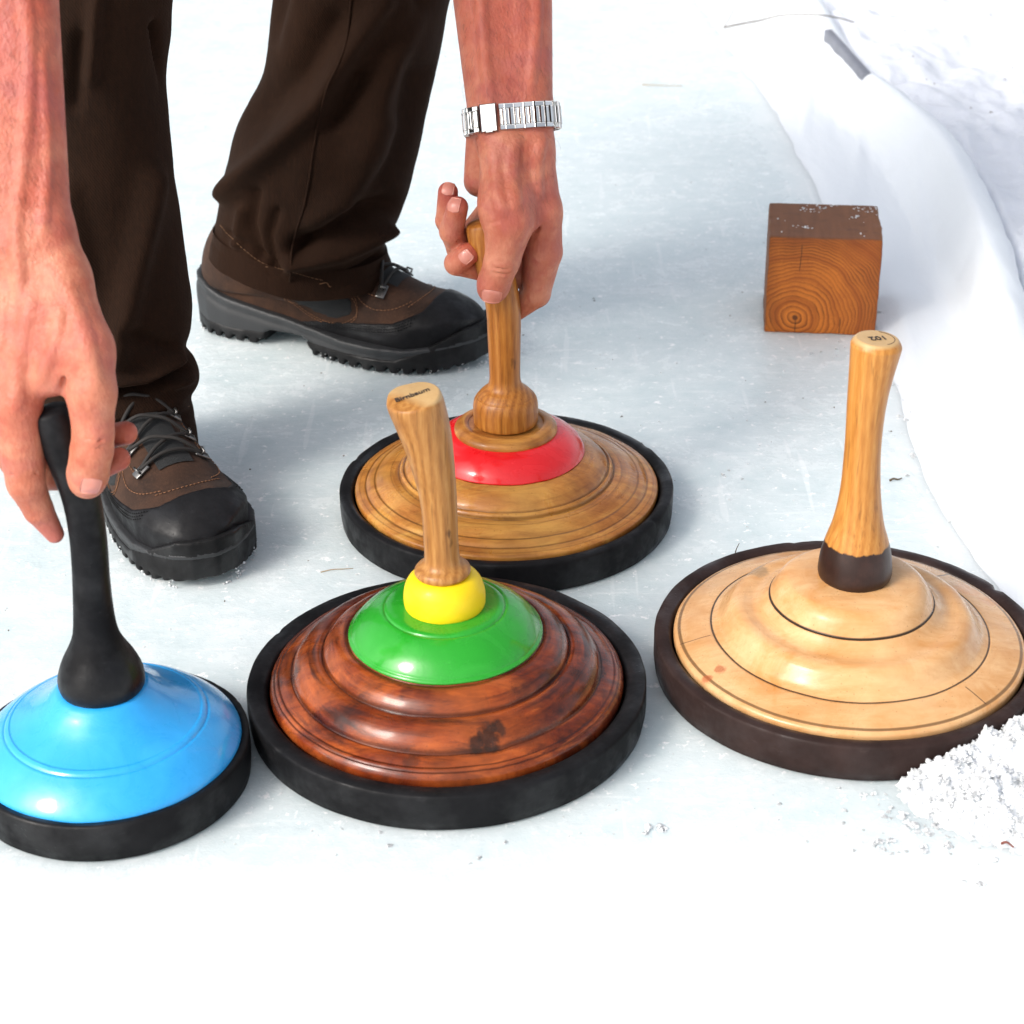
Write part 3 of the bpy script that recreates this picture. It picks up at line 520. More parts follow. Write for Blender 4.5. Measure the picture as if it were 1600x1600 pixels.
handL = hand_volume((640, -175, -130), (930, 545, 225), 1.9, [
    ((772, 190, -6), (738, -175, -10), 39, 52), ((824, 184, -10), (806, -175, -10), 38, 54), ((798, 190, -14), (772, -175, -20), 40, 56),
    ((778, 190, -6), (784, 232, 4), 38, 36), ((824, 186, -10), (828, 240, -4), 37, 35), ((826, 235, -4), (849, 336, 0), 36, 27),
    ((785, 232, 10), (789, 332, 34), 34, 40), ((800, 240, -25), (832, 332, -34), 34, 26), ((785, 230, -42), (806, 320, -64), 32, 25), ((772, 226, -50), (784, 305, -86), 28, 22),
    ((754, 222, -30), (750, 285, -46), 25, 25), ((815, 300, 10), (828, 345, 14), 30, 22)], 14, [
    ([((848, 330, 0), 28), ((848, 394, -10), 30), ((838, 458, -22), 22.5), ((778, 507, -43), 14)], 9),
    ([((830, 332, -34), 25), ((802, 428, -48), 22.5), ((714, 412, 2), 18.6), ((733, 398, 20), 17.5)], 6),
    ([((806, 320, -64), 24), ((740, 402, -50), 20), ((707, 364, 2), 18.6), ((717, 328, 24), 16.5)], 6),
    ([((784, 305, -86), 21), ((714, 388, -66), 17), ((698, 346, -26), 16.5), ((702, 304, -6), 15.5)], 6),
    ([((791, 322, 36), 41), ((795, 350, 44), 39), ((786, 404, 52), 27.5), ((783, 414, 53), 26.5), ((772, 444, 49), 25.6), ((770, 451, 46), 24)], 12)],
    [((766, 428, 80), (800, 431, 79), 1.5, 2.5), ((764, 420, 81), (803, 424, 80), 1.2, 2.5), ((826, 378, 24), (842, 352, 26), 3.2, 8), ((758, 358, 70), (778, 352, 84), 1.4, 3), ((851, 372, 16), (876, 380, 0), 1.6, 3), ((846, 412, 14), (868, 418, -2), 1.4, 3), ((742, 222, 6), (772, 232, 38), 1.6, 4), ((752, 240, 12), (746, 300, 2), 3.0, 7), ((690, 372, 14), (724, 380, 14), 1.2, 2.5), ((700, 426, 16), (735, 432, 8), 1.0, 2)],
    [([(748, -120), (752, 0), (758, 90), (766, 172)], 6, 1.4), ([(830, -80), (838, 40), (828, 150)], 5, .9), ([(846, 228), (838, 268), (842, 312)], 5, .8), ([(806, 232), (800, 280), (806, 330)], 8, .5), ([(770, 245), (776, 300), (785, 340)], 8, .4)], shl)
handR = hand_volume((-190, -250, -190), (260, 880, 205), 2.5, [
    ((44, 400, -5), (0, -250, -8), 50, 62), ((14, 400, -10), (-62, -250, -14), 55, 66), ((70, 380, -2), (22, -250, -6), 43, 56),
    ((72, 380, -2), (92, 450, 8), 46, 48), ((92, 450, 8), (128, 560, 32), 48, 47), ((128, 560, 32), (143, 620, 44), 46, 36), ((40, 420, 0), (26, 632, 8), 52, 41),
    ((6, 430, -20), (-14, 636, -28), 54, 39), ((-26, 430, -36), (-34, 618, -62), 48, 34), ((-40, 420, -50), (-34, 590, -94), 42, 30), ((72, 510, 18), (80, 590, 24), 46, 36)], 22, [
    ([((27, 640, 8), 41), ((41, 750, 18), 31), ((42, 756, 18), 30), ((60, 796, 10), 24), ((85, 834, 2), 15.5)], 12),
    ([((-14, 640, -28), 37), ((36, 742, -78), 26), ((126, 744, -66), 21), ((186, 717, -44), 18.5)], 8),
    ([((-34, 620, -62), 34), ((24, 704, -124), 25), ((124, 688, -110), 20.5), ((197, 676, -78), 19)], 8),
    ([((-34, 592, -94), 29), ((22, 664, -152), 21), ((92, 652, -142), 18), ((142, 644, -118), 16)], 8),
    ([((141, 618, 44), 37), ((145, 680, 52), 32), ((143, 706, 52), 33), ((137, 742, 48), 32.5), ((136, 750, 44), 30)], 14)],
    [((118, 690, 86), (160, 692, 84), 1.6, 3), ((116, 700, 86), (162, 703, 84), 1.3, 3), ((92, 662, 52), (104, 600, 58), 4.0, 10), ((16, 742, 46), (62, 740, 44), 1.4, 3), ((14, 756, 46), (60, 754, 42), 1.2, 3)],
    [([(30, -60), (50, 90), (44, 230), (30, 380), (36, 480)], 9, 1.3), ([(70, 120), (78, 260), (70, 380)], 7, .9), ([(108, 470), (132, 540), (148, 610)], 14, .8), ([(52, 470), (36, 560), (28, 640)], 14, 1.0), ([(10, 470), (2, 560)], 9, .8), ([(96, 500), (84, 560), (66, 600)], 9, .6)], shr)
def hand_mesh(vol, fr, tones, vmin):
    V, Q = vol.nets(); V = relax(V, Q, 2, .45); t = np.zeros(len(V))
    for (c, r, a) in tones: t = np.maximum(t, a*np.exp(-((V-fr.sh(c))**2).sum(1)/r**2))
    return fr(V), Q, t, V
FL.sh = shl; FRT.sh = shr
tonesL = [((702, 302, 0), 30, 1.0), ((718, 322, 28), 26, .9), ((736, 396, 24), 30, .9), ((770, 452, 60), 40, .55), ((868, 385, 0), 40, .6), ((840, 340, 20), 40, .55), ((800, 340, 60), 46, .6), ((845, 250, 10), 50, .5), ((800, 60, 40), 110, .9), ((830, -60, 30), 110, 1.0), ((800, 150, 30), 60, .8), ((776, 505, -40), 26, .9)]
tonesR = [((198, 676, -70), 46, .85), ((188, 716, -40), 44, .85), ((90, 838, 10), 36, .6), ((20, 640, 40), 66, .65), ((150, 690, 80), 36, .5), ((60, 560, 60), 80, .45), ((150, 540, 50), 60, .6), ((60, 180, 40), 120, .9), ((20, 60, 40), 120, .9), ((70, 330, 40), 80, .75)]
parts = [hand_mesh(handL, FL, tonesL, 0), hand_mesh(handR, FRT, tonesR, 0)]

# torso, upper arms, neck and head (out of the picture, so that the figure is whole)
bv = Vol((-.75, .85, .40), (.35, 2.1, 1.35), .010)
elL = FL(shl((752, -300, -20))); elR = FRT(shr((-52, -420, -20))); shL = np.array([.045, 1.56, .99]); shR = np.array([-.42, 1.40, .96]); hip = np.array([-.40, 1.86, .86]); neck = np.array([-.17, 1.40, 1.04]); head = np.array([-.14, 1.27, 1.06])
waL = FL(shl((772, -120, -15))); waR = FRT(shr((-20, -190, -10)))
for a, b, ra, rb in ((waL, elL, .030, .046), (waR, elR, .030, .046), (elL, shL, .044, .056), (elR, shR, .044, .056), (shL, shR, .06, .06), (shL, neck, .06, .055), (shR, neck, .06, .055), ((shL+shR)/2, hip, .10, .11), (neck, head, .055, .05)): bv.cone(a, b, ra, rb, .04)
hd = np.array([-.12, 1.235, 1.06]); bv.ell(hd, (.075, .085, .105), .02); fdir = np.array([.12, -.75, -.55]); fdir /= np.linalg.norm(fdir)
bv.cone(hd+fdir*.05-np.array([0, 0, .05]), hd+fdir*.085-np.array([0, 0, .045]), .045, .030, .03); bv.cone(hd+fdir*.08+np.array([0, 0, .01]), hd+fdir*.105-np.array([0, 0, .015]), .010, .014, .015)
for sx in (-1, 1): bv.ell(hd+np.array([sx*.078, .01, -.005]), (.010, .022, .034), .008)
bV, bQ = bv.nets(); parts.append((bV, bQ, np.full(len(bV), .3), None))
SKIN, NAIL = m_skin(), m_nail()
person = empty("person", (-.27, 1.55, 0)); inv = Vector((.27, -1.55, 0)); tag(person, "person in brown trousers and hiking boots bending down to grip two ice stocks", "person")
def under(o):
    o.parent = person; o.matrix_parent_inverse = Matrix.Translation(inv); return o
def kid(o, p):
    o.parent = p; o.matrix_parent_inverse = Matrix.Identity(4); return o
Vs = []; Qs = []; Ts = []; n0 = 0
for V, Q, t, _ in parts: Vs.append(V); Qs.append(Q+n0); Ts.append(t); n0 += len(V)
body = under(qmesh("body", np.concatenate(Vs), np.concatenate(Qs), SKIN)); at = body.data.attributes.new("tone", 'FLOAT', 'POINT'); at.data.foreach_set("value", np.concatenate(Ts).astype(np.float32))
def nail(vol, fr, c, N, L, hl, hw, off=.7):
    c, N, L = (np.array(q, float) for q in (c, N, L)); c = fr.sh(c); N /= np.linalg.norm(N); L -= N*(L@N); L /= np.linalg.norm(L); Wd = np.cross(N, L); na, nb = 15, 13; P = []
    for a in np.linspace(-1, 1, na):
        wd = hw*(1-.10*max(0, a)**2)*(math.sqrt(max(0, 1-((abs(a)-.55)/.45)**2)) if a < -.55 else (1 if a < .75 else math.sqrt(max(0, 1-((a-.75)/.5)**2))))
        for b in np.linspace(-1, 1, nb): P.append(c+L*a*hl+Wd*b*wd+N*16)
    P = vol.march(np.array(P), -N, off*.2); P = P+N*off; P = P.reshape(na, nb, 3); P[-1] += L*1.2; top = fr(P.reshape(-1, 3)); bot = fr((P-N*1.6).reshape(-1, 3)); n = na*nb
    F = [(i*nb+j, i*nb+j+1, (i+1)*nb+j+1, (i+1)*nb+j) for i in range(na-1) for j in range(nb-1)]; F2 = [tuple(q+n for q in f[::-1]) for f in F]
    ed = [j for j in range(nb)]+[i*nb+nb-1 for i in range(1, na)]+[(na-1)*nb+j for j in range(nb-2, -1, -1)]+[i*nb for i in range(na-2, 0, -1)]
    F3 = [(ed[i], ed[(i+1) % len(ed)], ed[(i+1) % len(ed)]+n, ed[i]+n) for i in range(len(ed))]
    return kid(mesh("fingernail", np.concatenate([top, bot]), F+F2+F3, NAIL), body)
nail(handL, FL, (769, 459, 60), (-.05, .42, .9), (-.12, 1, 0), 12.5, 16)
nail(handL, FL, (714, 327, 30), (-.35, -.15, .92), (.22, -1, 0), 11, 10)
nail(handL, FL, (702, 300, 6), (-.2, -.2, .95), (.15, -1, 0), 10, 9)
nail(handL, FL, (729, 403, 30), (-.15, .12, .97), (.75, -.62, .1), 10, 10)
nail(handR, FRT, (140, 752, 60), (.08, .42, .9), (-.15, 1, 0), 14, 16)
# fine hair on the forearms
def arm_hair(vol, fr, boxes, n, seed):
    r = np.random.default_rng(seed); B = MB(); sect = 4
    (u0, u1, v0, v1) = boxes; P = np.stack([r.uniform(u0, u1, n), r.uniform(v0, v1, n), np.full(n, float(vol.ax[2][-4]))], -1); keep = []
    P = vol.march(P, np.array([0, 0, -1.0]), 0, 110); d = vol.sample(P); P = P[np.abs(d) < 2]; Nn = vol.grad(P); cu = []
    for p, nn in zip(P, Nn):
        t = np.array([r.normal(.25, .35), 1, 0]); t -= nn*(t@nn); t /= np.linalg.norm(t); L = r.uniform(10, 22)
        pts = [p-nn*1, p+nn*L*.22+t*L*.35, p+nn*L*.30+t*L*.75, p+nn*L*.26+t*L]; cu.append(fr(np.array(pts)))
    return cu
HAIR = m_flat("brown_hair", (.06, .026, .014), .5); mb = MB()
for c in arm_hair(handL, FL, (690, 880, -60, 165), 420, 1)+arm_hair(handL, FL, (800, 872, 215, 330), 70, 2)+arm_hair(handR, FRT, (0, 110, 0, 420), 330, 3):
    V, F = tube(c, [.00006, .00006, .00005, .00002], 3); mb.add(V, F)
kid(mb.build("arm_hair", HAIR), body)['kind'] = 'stuff'
# hair on the head
hv = Vol((-.30, 1.05, .90), (.06, 1.45, 1.25), .008); hv.ell(hd+np.array([0, .02, .022]), (.084, .090, .098), 0)
V, Q = hv.nets(); k = ((V-hd)@fdir < .045); Q = Q[k[Q].all(1)]; under(qmesh("hair", V, Q, m_flat("grey_brown_hair", (.10, .07, .05), .7)))
# jacket with the sleeves pushed up to the elbows
jv = Vol((-.80, 1.0, .42), (.40, 2.15, 1.35), .010)
slL = FL(shl((768, -190, -15))); slR = FRT(shr((-30, -265, -15)))
for a, b, ra, rb in ((slL, elL, .047, .052), (slR, elR, .050, .053), (elL, shL, .052, .072), (elR, shR, .052, .072), (shL, shR, .085, .085), ((shL+shR)/2, hip, .125, .140), (shL, hip+np.array([.06, 0, 0]), .08, .10), (shR, hip-np.array([.06, 0, 0]), .08, .10), ((shL+shR)/2, neck, .10, .066)): jv.cone(a, b, ra, rb, .03)
V, Q = jv.nets(); V = V+np.array([mn.noise_vector(Vector(p*9))[:] for p in V])*.008+np.array([mn.noise_vector(Vector(p*26))[:] for p in V])*.004; under(qmesh("jacket", V, Q, m_cloth("grey_jacket", (.26, .27, .29), (.34, .35, .36))))

# wristwatch with steel link bracelet
watch = under(empty("wristwatch", (0, 0, 0))); STEEL = m_flat("polished_steel", (.72, .71, .69), .14, 1.0, var=.06); STEEL2 = m_flat("brushed_steel", (.50, .50, .50), .32, 1.0, var=.1)
tl = R(-5); ax = np.array([math.sin(-tl)*-1, -math.cos(tl), 0.0])*-1; ax = np.array([.085, 1.0, .0]); ax /= np.linalg.norm(ax)   # along the arm, downwards
e1 = np.array([1, -.085, 0.0]); e1 /= np.linalg.norm(e1); e2 = np.array([0, 0, 1.0]); c0 = shl([796, 194, -10.0]); nl = 26; ths = np.linspace(0, 2*np.pi, 361)
ringp = handL.march(c0+200*(np.cos(ths)[:, None]*e1+np.sin(ths)[:, None]*e2)*np.array([.55, .55, .55]), -(np.cos(ths)[:, None]*e1+np.sin(ths)[:, None]*e2), 4.2); seg = np.r_[0, np.cumsum(np.linalg.norm(np.diff(ringp, axis=0), axis=1))]; Ltot = seg[-1]
def wp(s):
    s = s % Ltot; p = np.array([np.interp(s, seg, ringp[:, i]) for i in range(3)]); q = np.array([np.interp((s+2) % Ltot, seg, ringp[:, i]) for i in range(3)]); t = q-p; t /= np.linalg.norm(t)+1e-9; n = np.cross(ax, t); n = n if n@(p-c0) > 0 else -n; return p, t, n
clasp_s = seg[np.argmin(((ringp-shl([766, 197, 30]))**2*np.array([1, 0, .2])).sum(1))]
step = Ltot/nl; S = FL.s
def wbox(mb, c, t, a, n, ht, ha, hn, bev): mb.box(FL(c), (FL(c+t*ht)-FL(c)), (FL(c+a*ha)-FL(c)), (FL(c+n*hn)-FL(c)), bev)
for i in range(nl):
    s0 = clasp_s+i*step; p, t, n = wp(s0); mb = MB()
    if i == 0:
        wbox(mb, p+n*1.6, t, ax, n, step*.78, 20.5, 3.2, .0006); wbox(mb, p+n*3+ax*19, t, ax, n, step*.35, 3.0, 2.6, .0004); kid(mb.build("clasp", STEEL2, smooth=False), watch); continue
    if i in (1, nl-1): p, t, n = wp(s0+(step*.30 if i == 1 else -step*.30))
    wd = step*.47 if i not in (1, nl-1) else step*.3
    wbox(mb, p+ax*15.8, t, ax, n, wd, 3.6, 3.2, .0005); wbox(mb, p-ax*15.8, t, ax, n, wd, 3.6, 3.2, .0005); wbox(mb, p+n*.8-t*wd*.55, t, ax, n, wd*.40, 12.6, 3.4, .0006); wbox(mb, p+n*.4+t*wd*.50, t, ax, n, wd*.36, 12.0, 2.4, .0006)
    kid(mb.build("bracelet_link", STEEL, smooth=False), watch)
p, t, n = wp(clasp_s+Ltot*.5); mb = MB(); th = np.linspace(0, 2*np.pi, 40, endpoint=False)
V, F = ringloft([np.array([FL(p+n*hh+t*r*math.cos(a)+ax*r*math.sin(a)) for a in th]) for r, hh in ((36, -3), (38, 2), (38, 10), (35, 14), (33, 14.5))]); kid(mesh("watch_case", V, F, STEEL), watch)

# ------------------------------------------------------------------ trousers
TR = m_cloth("brown_twill", (.0052, .0027, .0018), (.0225, .0094, .0045)); TR2 = m_flat("seam_thread", (.16, .075, .03), .7)
def seg_dist(u, v, a, b):
    ax, ay = a; bx, by = b; dx, dy = bx-ax, by-ay; t = np.clip(((u-ax)*dx+(v-ay)*dy)/(dx*dx+dy*dy), 0, 1); return np.hypot(u-ax-t*dx, v-ay-t*dy)
def leg(table, Y, folds, depth=.84, nth=150, sub=7, seed=0, lean=0.0):
    """rings (v, left u, right u, tilt) at the leg's own distance; folds = [(polyline in photo px, width px, height m)]"""
    T = catmull([(*t,) if len(t) == 4 else (*t, 0) for t in table], sub); rings = []; th = np.linspace(0, 2*np.pi, nth, endpoint=False)
    for v, ul, ur, tl in T:
        y = Y+lean*max(0, (300-v))/300; A = on_y(ul, v, y); Bp = on_y(ur, v, y); c = (A+Bp)/2; hw = np.linalg.norm(Bp-A)/2; z = c[2]
        P = np.stack([c[0]+hw*np.cos(th), c[1]+hw*depth*np.sin(th), np.full(nth, z)-hw/(.5*(ur-ul))*np.where(np.cos(th) < 0, tl*1.15, tl*.25)*np.cos(th)], -1); d = P-c; d[:, 2] = 0; d /= np.linalg.norm(d, axis=1)[:, None]
        D = P-CAM; zz = D@FWD; u = 800+FPX*(D@RT)/zz; vv = 800-FPX*(D@UP)/zz; disp = np.zeros(nth); near = np.clip((-np.sin(th)-.08)/.42, 0, 1); near = near*near*(3-2*near)
        for pl, w, a in folds:
            dd = np.min([seg_dist(u, vv, p, q) for p, q in zip(pl[:-1], pl[1:])], axis=0); disp += 2.0*a*np.exp(-(dd/w)**2)*near
        n = np.array([fbm(p[0]*9+seed, p[1]*9, p[2]*7, 3) for p in P]); n2 = np.array([fbm(p[0]*26+seed, p[1]*26, p[2]*14, 3) for p in P]); disp += .0035*n+.0011*n2
        disp += .0028*max(0, 1-len(rings)/16.0)
        rings.append(P+d*disp[:, None])
    inner = [r*1.0 for r in rings[:1]]
    for dz, k in ((.002, .985), (.012, .955), (.03, .93)):
        r = rings[0].copy(); c = r.mean(0); r[:, :2] = c[:2]+(r[:, :2]-c[:2])*k; r[:, 2] += dz-.003; inner.insert(0, r)
    return inner+rings
rearT = [(424, 338, 612, 30), (405, 339, 608, 28), (385, 341, 603, 25), (368, 342, 605, 22), (345, 344, 622, 18), (318, 347, 632, 14), (285, 350, 641, 10), (250, 356, 649, 6), (215, 362, 658, 2), (185, 372, 665, 0), (160, 385, 671, 0), (130, 401, 678, 0), (100, 412, 685, 0), (60, 420, 694, 0), (0, 430, 704, 0), (-70, 440, 716, 0), (-160, 456, 738, 0), (-260, 478, 760, 0)]
rearF = [([(352, 300), (420, 238), (500, 160), (552, 70), (600, 0)], 17, .0085), ([(400, 180), (470, 120), (520, 40)], 26, -.007), ([(520, 190), (560, 120)], 16, -.005), ([(600, 200), (560, 300), (500, 350)], 26, .006), ([(650, 120), (620, 250), (570, 310)], 22, -.006),
    ([(470, 385), (540, 345), (612, 318)], 15, -.011), ([(455, 412), (530, 398), (606, 362)], 12, .0075), ([(525, 440), (575, 418), (612, 392)], 9, -.006), ([(400, 300), (392, 350), (408, 400)], 8, -.0035), ([(432, 330), (420, 370), (430, 420)], 7, -.0035), ([(380, 330), (372, 380)], 8, .003), ([(360, 362), (440, 420)], 4, -.0016), ([(560, 240), (600, 130), (640, 20)], 20, .006), ([(620, 60), (655, 0)], 14, -.004), ([(440, 0), (420, 60)], 14, -.004)]
frontT = [(700, 42, 303, 16), (684, 42, 304, 14), (664, 44, 304, 10), (645, 46, 302, 6), (628, 47, 298, 2), (614, 47, 301, 0), (600, 47, 310, 0), (586, 48, 311, 0), (570, 49, 305, 0), (556, 50, 293, 0), (540, 50, 291, 0), (515, 50, 297, 0), (480, 50, 298, 0), (420, 46, 291, 0), (350, 42, 282, 0), (280, 38, 273, 0), (200, 34, 264, 0), (125, 30, 257, 0), (60, 28, 263, 0), (0, 26, 267, 0), (-80, 26, 280, 0), (-170, 24, 300, 0), (-260, 20, 318, 0)]
frontF = [([(165, 622), (225, 610), (290, 572)], 9, -.013), ([(160, 596), (225, 588), (285, 556)], 12, .007), ([(270, 600), (308, 590)], 8, .004), ([(180, 560), (215, 400), (240, 280)], 20, .006), ([(140, 120), (150, 0)], 12, .005), ([(115, 160), (125, 60)], 14, -.004), ([(240, 40), (256, 130)], 5, -.006), ([(200, 520), (262, 540)], 12, -.004), ([(170, 655), (300, 632)], 9, .003), ([(110, 300), (130, 430)], 16, .004)]
def rings_mesh(rs, cap=True): return ringloft(rs, False, cap)
mbT = MB(); rr = leg(rearT, 1.752, rearF, .86, seed=1); V, F = rings_mesh(rr); mbT.add(V, F); fr_ = leg(frontT, 1.440, frontF, .92, seed=5); V, F = rings_mesh(fr_); mbT.add(V, F)
topR = rr[-1].mean(0); topF = fr_[-1].mean(0)
tv = Vol((-.80, 1.1, .42), (.25, 2.2, 1.10), .012)
knR = topR+np.array([.02, -.03, .07]); knF = topF+np.array([.02, -.05, .07])
for a, b, ra, rb in ((topR-np.array([0, 0, .02]), knR, .074, .070), (topF-np.array([0, 0, .02]), knF, .064, .068), (knR, hip+np.array([.09, 0, -.02]), .070, .11), (knF, hip-np.array([.09, .02, .02]), .068, .11), (hip-np.array([.08, 0, 0]), hip+np.array([.08, 0, 0]), .125, .125)): tv.cone(a, b, ra, rb, .035)
V, Q = tv.nets(); mbT.add(V, Q.tolist()); trousers = under(mbT.build("trousers", TR))
# seam down the side of the rear leg, hem stitching
def surf_line(rs, uv, lift=.0006, n=60):
    """lay a photo polyline on the leg's near surface"""
    P = np.concatenate(rs[4:]); D = P-CAM; zz = D@FWD; u = 800+FPX*(D@RT)/zz; v = 800-FPX*(D@UP)/zz; out = []
    c = catmull([(a, b, 0) for a, b in uv], 12)[:, :2]
    for a, b in c:
        d2 = (u-a)**2+(v-b)**2+(zz-zz.min())*1500; k = np.argsort(d2)[:6]; w = 1/(d2[k]-d2[k].min()+6); out.append((P[k]*w[:, None]).sum(0)/w.sum())
    out = np.array(out); 
    for _ in range(3): out[1:-1] = (out[:-2]+out[1:-1]*2+out[2:])/4
    d = CAM-out; return out+d/np.linalg.norm(d, axis=1)[:, None]*lift
p = surf_line(rr, [(552, -40), (540, 70), (508, 145), (492, 220), (478, 310), (458, 380), (453, 440)]); V, F = tube(p, .0012, 8); kid(mesh("seam", V, F, TR), trousers)
def dashes(mbx, P, L, gap, r):
    s = np.r_[0, np.cumsum(np.linalg.norm(np.diff(P, axis=0), axis=1))]; x = 0
    while x+L < s[-1]:
        q = np.array([[np.interp(t, s, P[:, i]) for i in range(3)] for t in (x, x+L*.5, x+L)]); V, F = tube(q, r, 5); mbx.add(V, F); x += L+gap
mbs = MB(); dashes(mbs, surf_line(rr, [(343, 352), (362, 372), (405, 408), (455, 426), (520, 442)], .0006), .0030, .0014, .00028); m2 = MB(); dashes(m2, surf_line(fr_, [(190, 672), (240, 656), (300, 634)], .0006), .0030, .0014, .00028); kid(m2.build("hem_stitching", TR2), trousers)
for a in ([(415, 417), (424, 418), (430, 424)], [(500, 444), (510, 442), (516, 448), (522, 441)]): V, F = tube(surf_line(rr, a, .0012), .00035, 5); mbs.add(V, F)
kid(mbs.build("hem_stitching", TR2), trousers)

# ------------------------------------------------------------------ hiking boots (local millimetres: x heel to toe, y across, z up)
LEA = m_leather(); TOE = m_rubber("toe_rubber", (.0075, .0075, .0085)); MID = m_flat("midsole_grey", (.021, .022, .024), .55, bs=.2); OUT = m_rubber("outsole_rubber", (.009, .009, .0095)); MESHM = m_flat("dark_mesh_fabric", (.010, .0108, .0115), .8, bs=.9, bsc=900); LACE = m_flat("lace", (.016, .0135, .012), .8, var=.8); HOOK = m_flat("gunmetal", (.16, .155, .15), .28, .9); STI = m_flat("orange_stitch", (.20, .085, .035), .7)
XS = np.array([0, 3, 10, 25, 50, 80, 115, 150, 190, 220, 250, 275, 293, 304, 310.]); WS = np.array([0, 14, 24, 33, 37.5, 37, 36, 41, 50, 53, 51, 43, 30, 17, 0.]); CS = np.array([0, 0, 0, 0, 0, 0, -1, -2, -3, -3, -1, 2, 5, 6, 6.])
def boot_print():
    s = .5-.5*np.cos(np.linspace(0, np.pi, 90)); x = 310*s; w = np.interp(x, XS, WS); c = np.interp(x, XS, CS); w[0] = w[-1] = 0
    return np.concatenate([np.stack([x, c+w], -1), np.stack([x, c-w], -1)[::-1][1:-1]])
PR = boot_print()
def print_sd(gx, gy):
    X, Yg = np.meshgrid(gx, gy, indexing='ij'); P = np.stack([X, Yg], -1); best = np.full(X.shape, 1e9); ins = np.zeros(X.shape, bool); n = len(PR)
    for i in range(n):
        a, b = PR[i], PR[(i+1) % n]; d = b-a; t = np.clip(((P-a)@d)/(d@d+1e-9), 0, 1); q = P-a-t[..., None]*d; best = np.minimum(best, (q**2).sum(-1)); cr = ((a[1] > Yg) != (b[1] > Yg)) & (X < (b[0]-a[0])*(Yg-a[1])/(b[1]-a[1]+1e-12)+a[0]); ins ^= cr
    return np.where(ins, -1, 1)*np.sqrt(best)
BV = Vol((-16, -72, -4), (326, 72, 190), 1.9); gx, gy, gz = BV.ax; D2 = print_sd(gx, gy)[:, :, None].astype(np.float32); X3, Y3, Z3 = gx[:, None, None], gy[None, :, None], gz[None, None, :]
up_ = BV.new()
for c, r in (((46, 0, 56), (45, 37, 60)), ((150, -1, 36), (100, 43, 36)), ((232, 0, 31), (74, 50, 33)), ((260, 1, 30), (48, 45, 29))): up_.ell(c, r, 18)
up_.cone((66, 0, 70), (76, 0, 180), 38, 38, 24); up_.cone((90, 0, 92), (205, 0, 42), 38, 35, 24)
upper = np.maximum(np.maximum(np.maximum(up_.d, 20-Z3), Z3-132), np.where(Z3 < 50, D2+1.5, -99)); UV = BV.new(); UV.d = upper
ZR = np.interp(gx, [0, 40, 110, 150, 190, 235, 262, 280, 326], [10, 10, 26, 36, 42, 47, 58, 100, 110])[:, None, None]
rand_ = np.maximum(np.maximum(upper-1.7, Z3-ZR), 14-Z3)
ZT = np.interp(gx, [-16, 8, 40, 95, 140, 180, 250, 285, 326], [64, 58, 46, 36, 30, 26, 25, 29, 34])[:, None, None]; ZB = np.interp(gx, [-16, 85, 95, 135, 150, 326], [10, 10, 17, 17, 10, 10])[:, None, None]
grv = 1.6*np.exp(-((Z3-ZT+9)/3.0)**2); mid_ = np.maximum(np.maximum(D2-4.5-1.6*np.sin((Z3-12)/14.)+grv, Z3-ZT), ZB-Z3)
ZO = np.interp(gx, [-16, 0, 20, 60, 240, 262, 285, 300, 326], [28, 24, 16, 14, 14, 22, 34, 42, 46])[:, None, None]; ZOB = np.interp(gx, [-16, 0, 14, 84, 92, 138, 146, 270, 300, 326], [6, 3, 0, 0, 15, 15, 0, 0, 5, 12])[:, None, None]
out_ = np.maximum(np.maximum(D2-5.6, Z3-ZO), ZOB-Z3); fx = np.abs(((gx/12.5+.35*np.sin(gx/23)) % 1)-.5)[:, None, None]; lug = np.maximum(np.maximum((.26-fx)*-15.5*1, -(D2+9)), Z3-9.5-2*(fx > .4)); lug = np.maximum(np.maximum((fx-.17)*12.5, -(D2+6)), Z3-6.5); out_ = np.maximum(out_, -lug)
def inpoly(px, pz, poly):
    n = len(poly); best = np.full(px.shape, 1e9); ins = np.zeros(px.shape, bool)
    for i in range(n):
        a, b = np.array(poly[i]), np.array(poly[(i+1) % n]); d = b-a; t = np.clip(((px-a[0])*d[0]+(pz-a[1])*d[1])/(d@d), 0, 1); best = np.minimum(best, (px-a[0]-t*d[0])**2+(pz-a[1]-t*d[1])**2); ins ^= ((a[1] > pz) != (b[1] > pz)) & (px < (b[0]-a[0])*(pz-a[1])/(b[1]-a[1]+1e-12)+a[0])
    return np.where(ins, -1, 1)*np.sqrt(best)
PANEL = [(58, 118), (72, 92), (100, 70), (128, 52), (150, 44), (176, 43), (192, 50), (190, 62), (165, 74), (130, 92), (95, 122)]
GX, GZ = np.meshgrid(gx, gz, indexing='ij'); pan = inpoly(GX, GZ, PANEL)[:, None, :].astype(np.float32); panel_ = np.maximum(np.maximum(upper-.7, pan), np.maximum(-(upper+4), 26-np.abs(Y3)))
def on_side(xz, side, off): P = np.array([(x, side*66.0, z) for x, z in xz]); return UV.march(P, np.array([0, -side, 0.0]), off, 80)
def on_top(xy, off): P = np.array([(x, y, 176.0) for x, y in xy]); return UV.march(P, np.array([0, 0, -1.0]), off, 120)
def vox(d, smooth=2):
    V, Q = nets(d, BV.lo, BV.h); return relax(V, Q, smooth, .5)*.001, Q
BOOT_MESH = {k: vox(d) for k, d in dict(upper=upper, toe_rand=rand_, midsole=mid_, outsole=out_, mesh_panel=panel_).items()}
